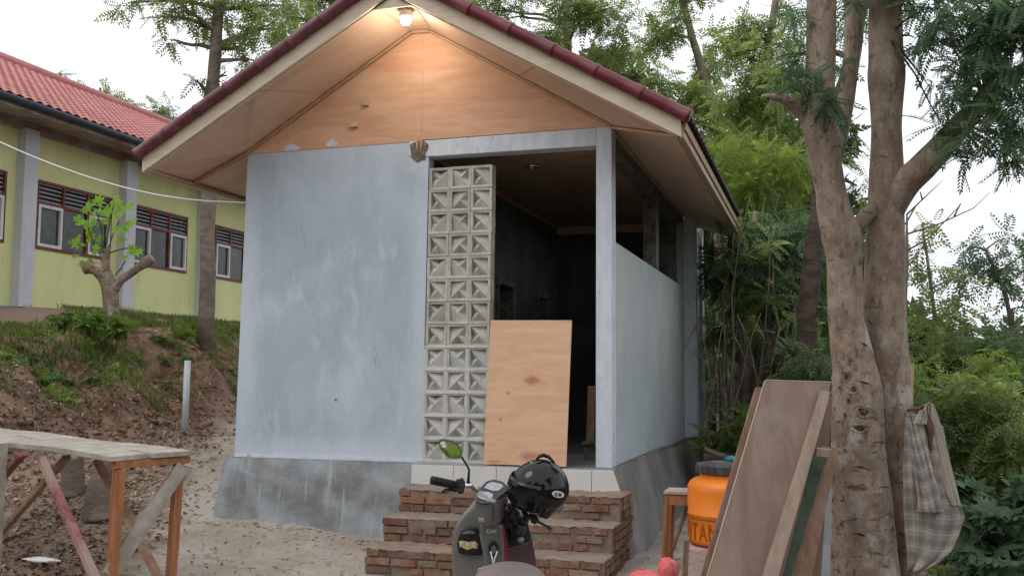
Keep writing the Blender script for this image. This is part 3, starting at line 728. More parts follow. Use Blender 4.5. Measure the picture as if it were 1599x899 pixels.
# verge caps: overlapping half-round glazed pieces with collars
def verge(xa, za, xb, zb_, n, mat):
    a = Vector((xa, -OY-.035, za)); b = Vector((xb, -OY-.035, zb_)); d = (b-a)/n; dn = d.normalized()
    q = Vector((0, 0, 1)).rotation_difference(dn)
    mesh = None
    for k in range(n):
        p = a+d*k
        g = G(); nn = 14; L_ = d.length
        prof = [(.052, -.008), (.0545, .0), (.0545, .016), (.0495, .021), (.0485, L_*.5), (.0475, L_*.97), (.047, L_+.02)]
        g.lathe(p, prof, 20, axis=tuple(dn), sx=1, sy=1)
        # drop: stretch perpendicular to the slope so the cap covers the board edge
        o = g.build('verge_cap', M[mat], house, smooth=True)
        o.rotation_euler = (0, 0, 0)
verge(-EX-.03, 2.575, RX-.02, 3.905, 8, 'maroon_dusty')
verge(WD+EX+.06, 2.560, RX+.02, 3.905, 7, 'maroon')
g = G(); g.tube([(RX, -OY-.08, 3.925), (RX, DEP+.05, 3.925)], .085, 14); hpart(g, 'ridge_cap', 'maroon', smooth=True)

# bulb under the ridge soffit
bc = onz(634, 19, 3.63)
lamp = thing('ceiling_lamp', 'lit round white bulb in a socket under the peak of the front eaves', 'lamp', (bc.x, bc.y, 3.645))
g = G(); g.lathe((bc.x, bc.y, 3.575), [(.030, 0), (.056, .008), (.058, .03), (.05, .062)], 24); g.build('socket', M['socket'], lamp, smooth=True)
mb = bpy.data.materials.new('lit_bulb_glass'); mb.use_nodes = True
p_ = mb.node_tree.nodes['Principled BSDF']; p_.inputs['Base Color'].default_value = (.9, .9, .85, 1)
p_.inputs['Emission Color'].default_value = (1, .93, .8, 1); p_.inputs['Emission Strength'].default_value = 9
g = G(); g.lathe((bc.x, bc.y, 3.50), [(.008, .022), (.028, .027), (.040, .042), (.043, .056), (.038, .072), (.030, .085)], 24); g.build('bulb', mb, lamp, smooth=True)
ll = link(bpy.data.objects.new('bulb_light', bpy.data.lights.new('bulb_light', 'POINT'))); ll.parent = lamp
ll.location = (0, -.0, -.17); ll.data.energy = 8.5; ll.data.color = (1, .88, .70); ll.data.shadow_soft_size = .045

# ------------------------------------------------------------------ brick steps
steps = thing('brick_steps', 'three rough red brick steps below the white tiled landing', 'steps', (2.57, -.6, -.72))
SX0, SX1 = 1.70, 3.455
treads = [(-.16, -.14, -.44), (-.34, -.44, -.74), (-.52, -.74, -1.04)]
g = G()
for i, (zt, yb, yf) in enumerate(treads):
    g.bb(SX0+.014, SX1-.014-.0*i, yf+.012, -.05 if i == 0 else yb+.02, -.8, zt-.012)
g.build('mortar_core', M['mortar'], steps, smooth=False)
for i, (zt, yb, yf) in enumerate(treads):      # mortar-smeared treads, uneven grid
    nx, nyy = 44, 8; vs = []
    for a in range(nx+1):
        for b in range(nyy+1):
            x = SX0+(SX1-SX0)*a/nx; y = yf+(yb-yf+.02)*b/nyy
            e = min(a, nx-a, b) == 0
            vs.append((x+(random.uniform(-.006, .006)), y+random.uniform(-.004, .016)*(b == 0), zt-(.012 if e else 0)+random.uniform(-.007, .007)))
    g = G(); g.add(vs, [(a*(nyy+1)+b, (a+1)*(nyy+1)+b, (a+1)*(nyy+1)+b+1, a*(nyy+1)+b+1) for a in range(nx) for b in range(nyy)])
    g.build('mortar_tread', M['mortar'], steps, smooth=True, fixn=False)
def brick_mesh(L_, seed):
    random.seed(seed); g = G(); hx, hy, hz = L_/2, .045, .0225
    c = .004
    vs = []
    for x in (-hx, hx):
        for y in (-hy, hy):
            for z in (-hz, hz): vs.append((x+random.uniform(-.005, .005), y+random.uniform(-.003, .003), z+random.uniform(-.003, .003)))
    g.add(vs, [(0, 1, 3, 2), (4, 6, 7, 5), (0, 4, 5, 1), (2, 3, 7, 6), (0, 2, 6, 4), (1, 5, 7, 3)])
    return g
BR = {}
for ln in (.19, .13, .09):
    for sd_ in range(3):
        for mt in ('brick', 'brick_old'):
            o = brick_mesh(ln, sd_*7+3).build('brick', M[mt])
            BR[(ln, sd_, mt)] = o.data; bpy.data.objects.remove(o)
random.seed(21)
def place_brick(ln, loc, rz, red):
    o = bpy.data.objects.new('brick', BR[(ln, random.randrange(3), 'brick' if random.random() < red else 'brick_old')])
    link(o); o.parent = steps; o.location = Vector(loc)-Vector(steps.location)
    o.rotation_euler = (random.uniform(-.03, .03), random.uniform(-.035, .035), rz+random.uniform(-.03, .03))
for i, (zt, yb, yf) in enumerate(treads):
    for cidx in range(3):
        z = zt-.036-cidx*.058; x = SX0+random.uniform(0, .03)
        while x < SX1-.06:
            ln = random.choice([.19, .19, .13, .09]) if (x > SX0+.05 or cidx != 1) else .19
            if x+ln > SX1: ln = .09
            if x+ln > SX1+.01: break
            if random.random() > .07: place_brick(ln, (x+ln/2, yf+.043+random.uniform(-.009, .008), z), 0, [.6, .35, .5][i])
            x += ln+random.uniform(.014, .026)
    # right cheek of each step
    for cidx in range(3):
        z = zt-.036-cidx*.058; y = yf+.10
        lim = -.06
        while y < lim:
            ln = random.choice([.13, .09])
            place_brick(ln, (SX1-.043+random.uniform(-.006, .004), y+ln/2, z), math.pi/2, .25)
            y += ln+random.uniform(.012, .022)
    for cidx in range(3):
        z = zt-.036-cidx*.058; y = yf+.10
        while y < yb:
            place_brick(.13, (SX0+.043+random.uniform(-.004, .004), y+.065, z), math.pi/2, .5); y += .15
random.seed(5)

# ------------------------------------------------------------------ things in the doorway
g = G()
poly = [(2.312, -.035, 1.157), (2.988, -.035, 1.149), (2.962, -.115, .012), (2.288, -.115, .012)]
g.prism(poly, (0, .012, .001))
pw = g.build('plywood_sheet', M['ply_sheet'], None, origin=(2.62, -.1, .012))
tag(pw, 'orange plywood sheet standing in the doorway beside the breeze block screen', 'plywood')
g = G(); c0 = onz(928, 716, .01)
g.bb(2.93, 3.155, .62, .82, .006, .13); g.bb(2.915, 3.165, .60, .84, .132, .16)
cb = g.build('concrete_block', M['rough_cement'], None, origin=(3.04, .7, .006), bevel=.005)
tag(cb, 'brown cement block with a flat cap just inside the doorway at the column', 'block')
g = G(); g.beam((2.90, 1.0, .01), (2.885, 1.15, .62), .07, .05); cb = g.build('timber_offcut', M['wood_brown'], None, origin=(2.9, 1.0, .01), bevel=.003)
tag(cb, 'short reddish timber leaning in the dark behind the plywood sheet', 'timber')

# ------------------------------------------------------------------ school building on the bank
XS = -7.5
sch = thing('school_building', 'yellow school block with red roof and louvred windows on the bank', 'building', (XS, 8, 1.78))
def sp(g, name, mat, **k): return g.build(name, M[mat], k.pop('parent', sch), **k)
ZB, ZT = 1.78, 4.68
wins = [(-2.1, -.35), (.35, 2.1), (3.1, 4.93), (5.58, 7.42), (7.97, 9.72), (10.70, 12.45), (13.2, 14.9)]
WZ0, WZM, WZ1 = 2.78, 3.55, 3.93
g = G(); g.bb(XS-.15, XS, -4, 18, ZB, WZ0); g.bb(XS-.15, XS, -4, 18, WZ1, ZT)
yy = -4
for a, b in wins+[(18, 18)]:
    if a > yy: g.bb(XS-.15, XS, yy, a, WZ0, WZ1)
    yy = b
sp(g, 'wall', 'yellow')
g = G(); g.bb(XS-4.6, XS-.16, -4, 18, ZB, ZT); sp(g, 'inner_core', 'dark_cement')
g = G(); g.bb(XS-.1, XS+.14, -4, 18, 1.2, ZB); sp(g, 'plinth', 'school_base', bevel=.01)
for y in (-1.9, .5-.22, 2.85-.18, 5.28, 7.76, 10.2, 12.75, 15.2):
    g = G(); g.bb(XS-.02, XS+.17, y-.15, y+.15, ZB, ZT+.0); sp(g, 'pillar', 'pillar', bevel=.008)
# shared slat mesh
sm_ = None
for (a, b) in wins:
    wy = (b-a)
    g = G(); t_ = .045
    for z0, z1 in ((WZ0, WZ0+t_), (WZM-t_/2, WZM+t_/2), (WZ1-t_, WZ1)): g.bb(XS-.09, XS+.025, a, b, z0, z1)
    for k in range(4):
        y = a+(wy-t_)*k/3; 
        for z0, z1 in ((WZ0+t_, WZM-t_/2), (WZM+t_/2, WZ1-t_)): g.bb(XS-.088, XS+.023, y, y+t_, z0, z1)
    fr = sp(g, 'window', 'redframe')
    bay = (wy-4*t_)/3+0
    for k in range(3):
        y0 = a+t_+(wy-t_)*k/3-.0; y1 = a+(wy-t_)*(k+1)/3
        if k != 1:
            g = G(); s_ = .05; X0, X1 = XS-.03, XS+.035
            g.bb(X0, X1, y0, y1, WZ0+t_, WZ0+t_+s_); g.bb(X0, X1, y0, y1, WZM-t_/2-s_, WZM-t_/2)
            g.bb(X0, X1, y0, y0+s_, WZ0+t_+s_, WZM-t_/2-s_); g.bb(X0, X1, y1-s_, y1, WZ0+t_+s_, WZM-t_/2-s_)
            sp(g, 'sash', 'whiteframe', parent=fr)
        g = G(); g.bb(XS-.02, XS-.012, y0+.004, y1-.004, WZ0+t_, WZM-t_/2); sp(g, 'pane', 'glass', parent=fr)
        g = G(); g.bb(XS-.10, XS-.092, y0, y1, WZM, WZ1-t_); 
        ns = 5
        for s2 in range(ns):
            z = WZM+t_/2+.025+(WZ1-WZM-t_*1.5-.03)*s2/(ns-1)
            if sm_ is None:
                gg = G(); gg.box((XS-.02, (y0+y1)/2, z), (.05, y1-y0, .012), Matrix.Rotation(R_(35), 3, 'Y'))
                o = sp(gg, 'slat', 'slat', parent=fr)
                # recentre the shared slat mesh on its own middle
                off = Vector((XS-.02, (y0+y1)/2, z))-rootloc(fr)
                o.data.transform(Matrix.Translation(-off)); o.location = off; sm_ = o.data
            else:
                o = link(bpy.data.objects.new('slat', sm_)); o.parent = fr
                o.location = Vector((XS-.02, (y0+y1)/2, z))-rootloc(fr); o.scale = (1, 1, 1)
g = G(); g.bb(XS+.0, XS+.10, -4, 18, ZT-.02, ZT+.28); sp(g, 'eave_beam', 'school_beam')
g = G(); g.prism([(XS+.1, -4, ZT+.12), (XS+.86, -4, ZT+.02), (XS+.86, -4, ZT+.06), (XS+.1, -4, ZT+.2)], (0, 22, 0)); sp(g, 'eave_soffit', 'school_beam')
g = G(); g.bb(XS+.86, XS+.93, -4, 18, ZT+.0, ZT+.13); sp(g, 'fascia', 'school_beam')
g = G(); g.tube([(XS+.99, -4, ZT+.10), (XS+.99, 18, ZT+.10)], .06, 10); sp(g, 'gutter', 'gutter', smooth=True)
roof_sheet(XS+1.0, XS-2.9, -4, 18, ZT+.14, 6.85, 'redroof', 'roof', sch, pitch=.2, amp=.035, steps=18)
g = G(); g.tube([(XS-2.9, -4, 6.9), (XS-2.9, 18, 6.9)], .11, 10); sp(g, 'ridge_cap', 'redroof', smooth=True)
roof_sheet(XS-6.8, XS-2.9, -4, 18, ZT+.14, 6.85, 'redroof', 'roof', sch, pitch=.4, amp=.035, steps=8)

# ------------------------------------------------------------------ cable
pts = [V(-160, 130, 9.6), V(-40, 205, 9.0), V(0, 222, 8.9), V(60, 248, 8.8), V(140, 277, 8.7), V(220, 299, 8.55), V(300, 312, 8.45), V(388, 321, 8.42)]
pts[-1] = Vector((-.005, .03, 2.24))
sm2 = []
for i in range(len(pts)-1):
    p0, p1, p2, p3 = pts[max(i-1, 0)], pts[i], pts[i+1], pts[min(i+2, len(pts)-1)]
    for k in range(5):
        t = k/5; sm2.append(.5*((2*p1)+(p2-p0)*t+(2*p0-5*p1+4*p2-p3)*t*t+(3*p1-p0-3*p2+p3)*t**3))
sm2.append(pts[-1])
g = G(); g.tube(sm2, .0065, 8)
tag(g.build('power_cable', M['cable'], None, smooth=True, origin=tuple(pts[-1])), 'white cable sagging from the upper left to the corner of the grey wall', 'cable')

# ------------------------------------------------------------------ workbench (trestle) left
wb = thing('workbench', 'rough timber workbench with a pale plank top on crossed legs', 'workbench', (1.0, -2.7, -.72))
ZT_ = .25
far0, far1 = Vector((1.247, -2.492, ZT_)), Vector((-2.2, -.59, ZT_))
near0, near1 = Vector((1.11, -3.018, ZT_)), Vector((-2.34, -1.25, ZT_))
mid0, mid1 = far0.lerp(near0, .52), far1.lerp(near1, .5)
def plank(a0, a1, b0, b1, th, mat, parent, name='plank'):
    g = G(); n = 10; vs = []
    for i in range(n+1):
        t = i/n; z = .006*math.sin(i*1.3+a0.x*5)
        for p in (a0.lerp(a1, t), b0.lerp(b1, t)):
            vs += [p+Vector((0, 0, z)), p+Vector((0, 0, z-th))]
    fs = []
    for i in range(n):
        q = i*4; fs += [(q, q+4, q+6, q+2), (q+1, q+3, q+7, q+5), (q, q+1, q+5, q+4), (q+2, q+6, q+7, q+3)]
    fs += [(0, 2, 3, 1), (n*4, n*4+1, n*4+3, n*4+2)]
    g.add(vs, fs); return g.build(name, M[mat], parent, bevel=.003)
plank(far0, far1, mid0+Vector((-.01, .012, 0)), mid1+Vector((0, .012, 0)), .03, 'wood_old', wb)
plank(mid0+Vector((-.05, 0, .004)), mid1, near0+Vector((-.18, .09, .004)), near1, .032, 'wood_old', wb)
g = G(); g.prism([mid0+Vector((-.04, .0, -.002)), mid0+Vector((-.24, .11, -.002)), near0+Vector((-.2, .10, -.002)), near0+Vector((-.02, .01, -.002))], (0, 0, -.03)); g.build('plank', M['wood_old'], wb, bevel=.003)
dl_ = (far1-far0).normalized(); dw = (near0-far0).normalized()
g = G(); g.beam(far0+dl_*.05+Vector((0, 0, -.055)), near0+dl_*.05-dw*.02+Vector((0, 0, -.055)), .045, .04); g.build('cross_rail', M['wood_orange'], wb, bevel=.002)
Lf_t = far0+dl_*.06-dw*-.03; 
def leg(top, bot, wd, ht, mat, name='leg', side=None):
    g = G(); g.beam(top, bot, wd, ht, side); return g.build(name, M[mat], wb, bevel=.003)
gl_ = -.74
leg(far0+dl_*.06+dw*.06+Vector((0, 0, -.035)), far0+dl_*.10+dw*.08+Vector((0, 0, gl_-.25)), .055, .05, 'wood_orange', side=dl_)
leg(near0+dl_*.07-dw*.06+Vector((0, 0, -.04)), near0+dl_*.10-dw*.04+Vector((0, 0, gl_-.25)), .055, .035, 'wood_orange', side=dl_)
leg(near0+dl_*.025-dw*.06+Vector((0, 0, -.08)), near0+dl_*.055-dw*.04+Vector((0, 0, gl_-.25)), .03, .05, 'wood_orange', side=dl_)
# brace between the two end legs (grey board)
leg(far0+dl_*.03+dw*.05+Vector((0, 0, -.09)), near0+dl_*.05-dw*.02+Vector((0, 0, -.66)), .025, .085, 'wood_old', 'brace', side=dl_)
# long side braces crossing, seen at px
leg(V(64, 714, 5.75), V(150, 905, 5.2), .05, .03, 'wood_red', 'brace', side=(0, 1, 0))
leg(V(105, 713, 6.5), V(-10, 845, 6.9), .055, .03, 'wood_brown', 'brace', side=(0, 1, 0))
leg(V(152, 719, 6.25), V(250, 905, 5.75), .055, .03, 'wood_brown', 'brace', side=(0, 1, 0))
leg(V(36, 708, 6.0), V(-25, 775, 6.4), .06, .03, 'wood_red', 'brace', side=(0, 1, 0))
leg(far1+Vector((.5, -.3, -.03)), far1+Vector((.5, -.3, -.72)), .06, .05, 'wood_brown', side=dl_)
leg(V(4, 690, 6.1), V(-8, 890, 6.1), .06, .05, 'wood_old', side=dl_)

# ------------------------------------------------------------------ pipe
pb = V(287, 697, 12.9); pt = V(293, 563, 12.9)
g = G(); g.tube([pb-Vector((0, 0, .15)), pt], .041, 16)
tag(g.build('pipe', M['pvc'], None, smooth=True, origin=tuple(pb)), 'upright grey plastic pipe planted at the foot of the earth bank', 'pipe')

# ------------------------------------------------------------------ foliage engine
def frond_template(pairs, L_, ll, lw, droop=.25, ang=60):
    vs, fs = [], []
    for i in range(pairs):
        t = (i+.6)/pairs; x = L_*t; z = -droop*L_*t*t
        for s in (-1, 1):
            a = R_(ang)*(1-.25*t); ln = ll*(1-.35*abs(t-.45)*1.4)
            d = np.array([math.cos(a), s*math.sin(a), -.25]); n_ = np.array([-math.sin(a), s*math.cos(a), .1])
            p = np.array([x, 0, z]); b = len(vs)
            vs += [p, p+d*ln*.45+n_*lw*.5, p+d*ln, p+d*ln*.45-n_*lw*.5]; fs.append((b, b+1, b+2, b+3))
    p = np.array([L_*.97, 0, -droop*L_]); b = len(vs)
    vs += [p, p+np.array([ll*.45, lw*.5, -.1*ll]), p+np.array([ll, 0, -.3*ll]), p+np.array([ll*.45, -lw*.5, -.1*ll])]; fs.append((b, b+1, b+2, b+3))
    return np.array(vs), np.array(fs)
T_PIN = frond_template(6, .24, .075, .026)
T_FINE = frond_template(9, .22, .042, .013)
T_BROAD = frond_template(3, .16, .11, .05)
T_WEED = frond_template(3, .09, .06, .028, .1)
T_NEAR = frond_template(10, .13, .032, .011, .3)
def palm_template():
    vs, fs = [], []
    for k in range(7):
        a = R_(-120+40*k); d = np.array([math.cos(a), math.sin(a), -.25]); n_ = np.array([-math.sin(a), math.cos(a), 0]); b = len(vs)
        ln = .13*(1-.25*abs(k-3)/3)
        vs += [np.zeros(3), d*ln*.55+n_*.022, d*ln, d*ln*.55-n_*.022]; fs.append((b, b+1, b+2, b+3))
    return np.array(vs), np.array(fs)
T_PALM = palm_template()
def fronds(P, Dr, T, smin=.8, smax=1.3, tilt=.5):
    """P positions, Dr preferred directions -> verts, faces"""
    n = len(P); tv, tf = T
    d = Dr+rng.normal(0, tilt, (n, 3)); d /= np.linalg.norm(d, axis=1, keepdims=True)+1e-9
    u = np.tile([0, 0, 1.0], (n, 1))+rng.normal(0, .45, (n, 3))
    y = np.cross(u, d); y /= np.linalg.norm(y, axis=1, keepdims=True)+1e-9
    z = np.cross(d, y); s = rng.uniform(smin, smax, n)
    R = np.stack([d, y, z], axis=2)*s[:, None, None]
    vs = np.einsum('nij,kj->nki', R, tv)+P[:, None, :]
    fs = tf[None]+(np.arange(n)*len(tv))[:, None, None]
    return vs.reshape(-1, 3), fs.reshape(-1, 4)
def clump_points(c, r, n, shell=.45, flat=.8):
    d = rng.normal(0, 1, (n, 3)); d /= np.linalg.norm(d, axis=1, keepdims=True)
    rad = rng.uniform(shell, 1, n)**.7
    # lumpy outline
    lump = 1+.32*np.sin(d[:, 0]*5+c[0]*3)*np.cos(d[:, 2]*4+c[1]*2)+.15*np.sin(d[:, 1]*9+c[2])
    off = d*(rad*lump*r)[:, None]*np.array([1, 1, flat])
    return np.array(c)+off, d*np.array([1, 1, .6])+np.array([0, 0, -.25])
KD = 4.2
def crown(name, clumps, T, mat, parent, dens=70, **k):
    VS, FS, off = [], [], 0
    for c, r in clumps:
        nsub = max(3, int(5*r/.4))
        # sub-clumps inside a clump give layered light and dark bunches
        cs, _ = clump_points(c, r*.8, nsub, .2)
        for sc_ in cs:
            n = max(5, int(KD*dens*r*r/nsub*rng.uniform(.6, 1.4)/.25))
            P, D = clump_points(sc_, r*.45, n, .1)
            v, f = fronds(P, D, T, **k); VS.append(v); FS.append(f+off); off += len(v)
    return npmesh(name, np.concatenate(VS), np.concatenate(FS), mat, parent)
def bend(a, b, sag=.1, n=6, seed=0):
    a, b = Vector(a), Vector(b); L_ = (b-a).length; rnd = random.Random(seed*31+int(L_*1000)); o = []
    k1 = Vector((rnd.uniform(-1, 1), rnd.uniform(-1, 1), rnd.uniform(-.2, 1)))*sag*L_
    for i in range(n+1):
        t = i/n; o.append(a.lerp(b, t)+k1*math.sin(math.pi*t)+Vector((rnd.uniform(-1, 1), rnd.uniform(-1, 1), rnd.uniform(-1, 1)))*.015*L_*(0 < i < n))
    return o
TRI = [0]
def tree(name, label, cat, trunk, rad, clumps, T, mat, bark='bark_far', dens=70, group=None, twigs=2, limb=.5, **k):
    base = trunk[0]
    t = thing(name, label, cat, tuple(base), group)
    g = G(); pts = []
    for i in range(len(trunk)-1):
        for j in range(4): pts.append(Vector(trunk[i]).lerp(Vector(trunk[i+1]), j/4)+Vector((random.uniform(-1, 1), random.uniform(-1, 1), 0))*rad[0]*.12*(i+j > 0))
    pts.append(Vector(trunk[-1])); n = len(pts)
    rr = [rad[0]+(rad[1]-rad[0])*(i/(n-1)) for i in range(n)]
    g.tube(pts, rr, 10, jit=.06); g.build('trunk', M[bark], t, smooth=True)
    gl2 = G()
    for ci, (c, r) in enumerate(clumps):
        c = Vector(c)
        best = min(range(n//4, n), key=lambda i: (pts[i]-c).length+max(0, pts[i].z-c.z)*2)
        p = pts[best]; r0 = max(rr[best]*limb, .012)
        b = bend(p, c, .12, 6, ci); gl2.tube(b, [r0*(1-.8*i/6) for i in range(7)], 5)
        for q in range(twigs):
            e = c+Vector((random.uniform(-1, 1), random.uniform(-1, 1), random.uniform(-.6, .8)))*r
            gl2.tube(bend(b[4], e, .15, 3, q), [r0*.3, r0*.2, r0*.12, .003], 4, cap=False)
    if clumps: gl2.build('branches', M[bark], t, smooth=True)
    if clumps: 
        o = crown('crown', [(tuple(c), r) for c, r in clumps], T, M[mat], t, dens, **k)
        TRI[0] += len(o.data.polygons)*2
    return t
def C(*a): return [(V(px, py, t), r) for px, py, t, r in a]

# ------------------------------------------------------------------ trees and bushes
def gp(px, py, t):   # a trunk foot: same plan position as the pixel/depth point, dropped to the ground
    p = V(px, py, t); return Vector((p.x, p.y, gzf(p.x, p.y)-.1))

tree('tall_tree', 'tall slim straight trunk on the bank in front of the school', 'tree',
     [V(320, 545, 15), V(326, 300, 15), V(331, 150, 15), V(339, 50, 15), V(352, -90, 15)], (.125, .07),
     C((205, 5, 15, .30), (245, 25, 15, .30), (285, 10, 14.6, .42), (345, 20, 15.3, .36), (310, 40, 15, .26), (390, 15, 15, .42), (425, 45, 14.7, .40),
       (375, 75, 15.2, .26), (400, 95, 15, .24), (265, 62, 15, .15), (355, 118, 15, .18), (445, 8, 15, .36), (300, -70, 15, .9), (420, -80, 15.5, 1.0), (200, -60, 15, .6), (308, 125, 14.8, .13), (398, 62, 14.9, .3)),
     T_PIN, 'leaf_mid', dens=26, twigs=3)
tree('tall_tree', 'dark leafy tree behind the left roof slope of the small house', 'tree',
     [gp(470, 500, 18), V(470, 200, 18), V(480, 60, 18), V(490, -60, 18)], (.13, .06),
     C((470, 30, 18, .5), (520, 10, 18, .5), (440, 60, 18, .36), (560, -25, 18, .6), (425, 20, 18, .3), (480, -60, 18, .9)), T_PIN, 'leaf_mid', dens=30)
for (px, py, r, dd) in ((155, 145, .62, 30), (195, 165, .42, 30), (252, 172, .55, 31), (92, 122, .3, 30)):
    tree('far_tree', {155: 'round pale tree crown rising over the middle of the school roof', 195: 'small loose tree crown between two others over the school roof',
                      252: 'feathery pale tree crown over the right end of the school roof', 92: 'tiny tip of a tree over the left of the school roof ridge'}[px], 'tree',
         [gp(px, 400, dd), V(px, py+60, dd), V(px+2, py-8, dd)], (.12, .03), C((px, py, dd, r), (px+14, py+14, dd+.5, r*.7), (px-14, py+26, dd, r*.6)),
         T_PIN, 'leaf_pale', dens=16, twigs=2, smin=1.2, smax=1.9, group='far trees over the school roof')

tree('background_tree', 'loose green tree above the middle of the right roof slope', 'tree',
     [gp(905, 600, 19), V(905, 300, 19), V(890, 120, 18.5), V(880, -50, 18)], (.14, .06),
     C((735, 18, 18, .42), (790, 30, 18, .42), (770, -20, 18, .5), (850, 60, 17.5, .45), (905, 20, 17, .65), (875, 100, 17.5, .38), (930, 100, 17, .5), (960, 10, 17, .65), (830, -40, 18, .7), (690, -10, 18.5, .35), (985, 70, 17.5, .5)),
     T_PIN, 'leaf_mid', dens=34, twigs=3, group='background trees')
tree('background_tree', 'spreading tree with thin forked stems at the upper right behind the roof', 'tree',
     [gp(1130, 560, 16), V(1125, 300, 16), V(1120, 180, 16), V(1080, 60, 16), V(1050, -60, 16)], (.12, .04),
     C((1020, 130, 16, .45), (1050, 30, 16, .4), (1075, 150, 15.5, .5), (1010, 60, 16, .4), (1120, 190, 15.5, .5), (1060, -30, 16, .6), (1100, 100, 16.3, .38), (1040, 180, 15.5, .42)),
     T_PIN, 'leaf_mid', dens=40, twigs=5, limb=.45, group='background trees')
tree('background_tree', 'thick green crown left of the forked foreground tree', 'tree',
     [gp(1210, 560, 14), V(1205, 300, 14), V(1190, 150, 14), V(1215, -30, 14)], (.12, .04),
     C((1160, 90, 14, .42), (1220, 60, 14, .40), (1200, 130, 13.6, .50), (1150, 165, 14, .42), (1240, 150, 13.5, .42), (1180, 30, 14, .30), (1235, 10, 14, .22), (1130, 60, 14.5, .28), (1230, 210, 13.6, .4)),
     T_PIN, 'leaf_mid', dens=48, twigs=4, group='background trees')
tree('background_tree', 'bright yellow green tree just right of the eaves', 'tree',
     [gp(1180, 560, 13), V(1180, 420, 13), V(1175, 260, 13)], (.09, .03),
     C((1150, 230, 13, .42), (1205, 240, 12.7, .45), (1125, 275, 13, .34), (1180, 290, 12.6, .45), (1235, 285, 12.8, .4), (1115, 235, 13.3, .26), (1215, 335, 12.8, .36), (1150, 330, 13, .38)),
     T_FINE, 'leaf_bright', dens=75, twigs=3, group='background trees')
tree('background_tree', 'dark shaded tree beside the right end of the eaves', 'tree',
     [gp(1160, 620, 12), V(1165, 480, 12), V(1180, 330, 12)], (.09, .03),
     C((1185, 370, 12, .42), (1230, 380, 11.7, .38), (1145, 400, 12.3, .36), (1190, 430, 11.8, .42), (1235, 440, 11.8, .34), (1130, 440, 12.5, .32), (1170, 475, 12, .34), (1285, 430, 12, .36), (1260, 480, 12, .3)),
     T_PIN, 'leaf_blue', dens=55, twigs=3, group='background trees')
tree('background_tree', 'tree with a leaning dark trunk behind the left foreground stem', 'tree',
     [gp(1258, 600, 9.5), V(1256, 590, 9.5), V(1262, 450, 9.5), V(1278, 340, 9.5), V(1290, 230, 9.5), V(1330, 90, 9.6), V(1345, -40, 9.6)], (.105, .07),
     C((1330, 240, 10, .16), (1338, 290, 10, .16), (1250, 500, 10.5, .25), (1345, 20, 9.8, .3), (1230, 90, 9.8, .35), (1215, 130, 9.8, .28)), T_FINE, 'leaf_mid', bark='bark_dark', dens=34, group='background trees')

# thicket: many thin bare stems with a leafy floor, right of the house
th = thing('thicket', 'dark thicket of thin bare stems between the house and the leaning boards', 'thicket', tuple(gp(1160, 640, 12)))
g = G()
rs = random.Random(3)
for k in range(48):
    px = rs.uniform(1098, 1290); t = rs.uniform(10.8, 14.5)
    b = gp(px, 640, t); top = V(px+rs.uniform(-70, 70), rs.uniform(300, 520), t+rs.uniform(-.8, .8))
    r0 = rs.uniform(.008, .03); g.tube(bend(b, top, .07, 6, k), [r0*(1-.75*i/6) for i in range(7)], 5)
for k in range(40):
    px = rs.uniform(1100, 1290); t = rs.uniform(10.5, 13); a_ = V(px, rs.uniform(480, 660), t); b_ = V(px+rs.uniform(-90, 90), rs.uniform(440, 640), t+rs.uniform(-.5, .5))
    g.tube(bend(a_, b_, .12, 5, k+99), [.011, .009, .007, .005, .004, .002], 4)
g.build('stems', M['bark_far'], th, smooth=True)
crown('leaves', [(tuple(V(px, py, t)), r) for px, py, t, r in ((1130, 500, 13, .3), (1180, 520, 13, .3), (1230, 540, 12.5, .3), (1110, 560, 13.5, .26), (1270, 560, 12, .28), (1150, 460, 13, .3), (1220, 480, 12.6, .3),
      (1110, 610, 13.8, .25), (1160, 590, 13.8, .22), (1280, 520, 12, .3), (1110, 480, 14, .3), (1290, 600, 11.5, .3))], T_PIN, M['leaf_dark'], th, 34)
crown('leaves', [(tuple(V(rs.uniform(1135, 1290), rs.uniform(330, 640), rs.uniform(11.2, 12.8))), rs.uniform(.12, .24)) for _ in range(34)], T_PIN, M['leaf_mid'], th, 42, smin=.6, smax=1)
tree('bush', 'light green broad leafed plant low beside the rear plinth', 'bush', [gp(1128, 700, 11), V(1128, 690, 11)], (.02, .01),
     C((1122, 690, 11, .16), (1140, 672, 11.2, .15), (1110, 705, 11, .12), (1150, 700, 10.8, .14)), T_BROAD, 'leaf_bright', dens=60)
tree('bush', 'small bright bush at the foot of the thicket by the boards', 'bush', [gp(1170, 680, 10.5), V(1170, 665, 10.5)], (.02, .01),
     C((1168, 662, 10.5, .17), (1185, 640, 10.6, .14)), T_BROAD, 'leaf_mid', dens=60)

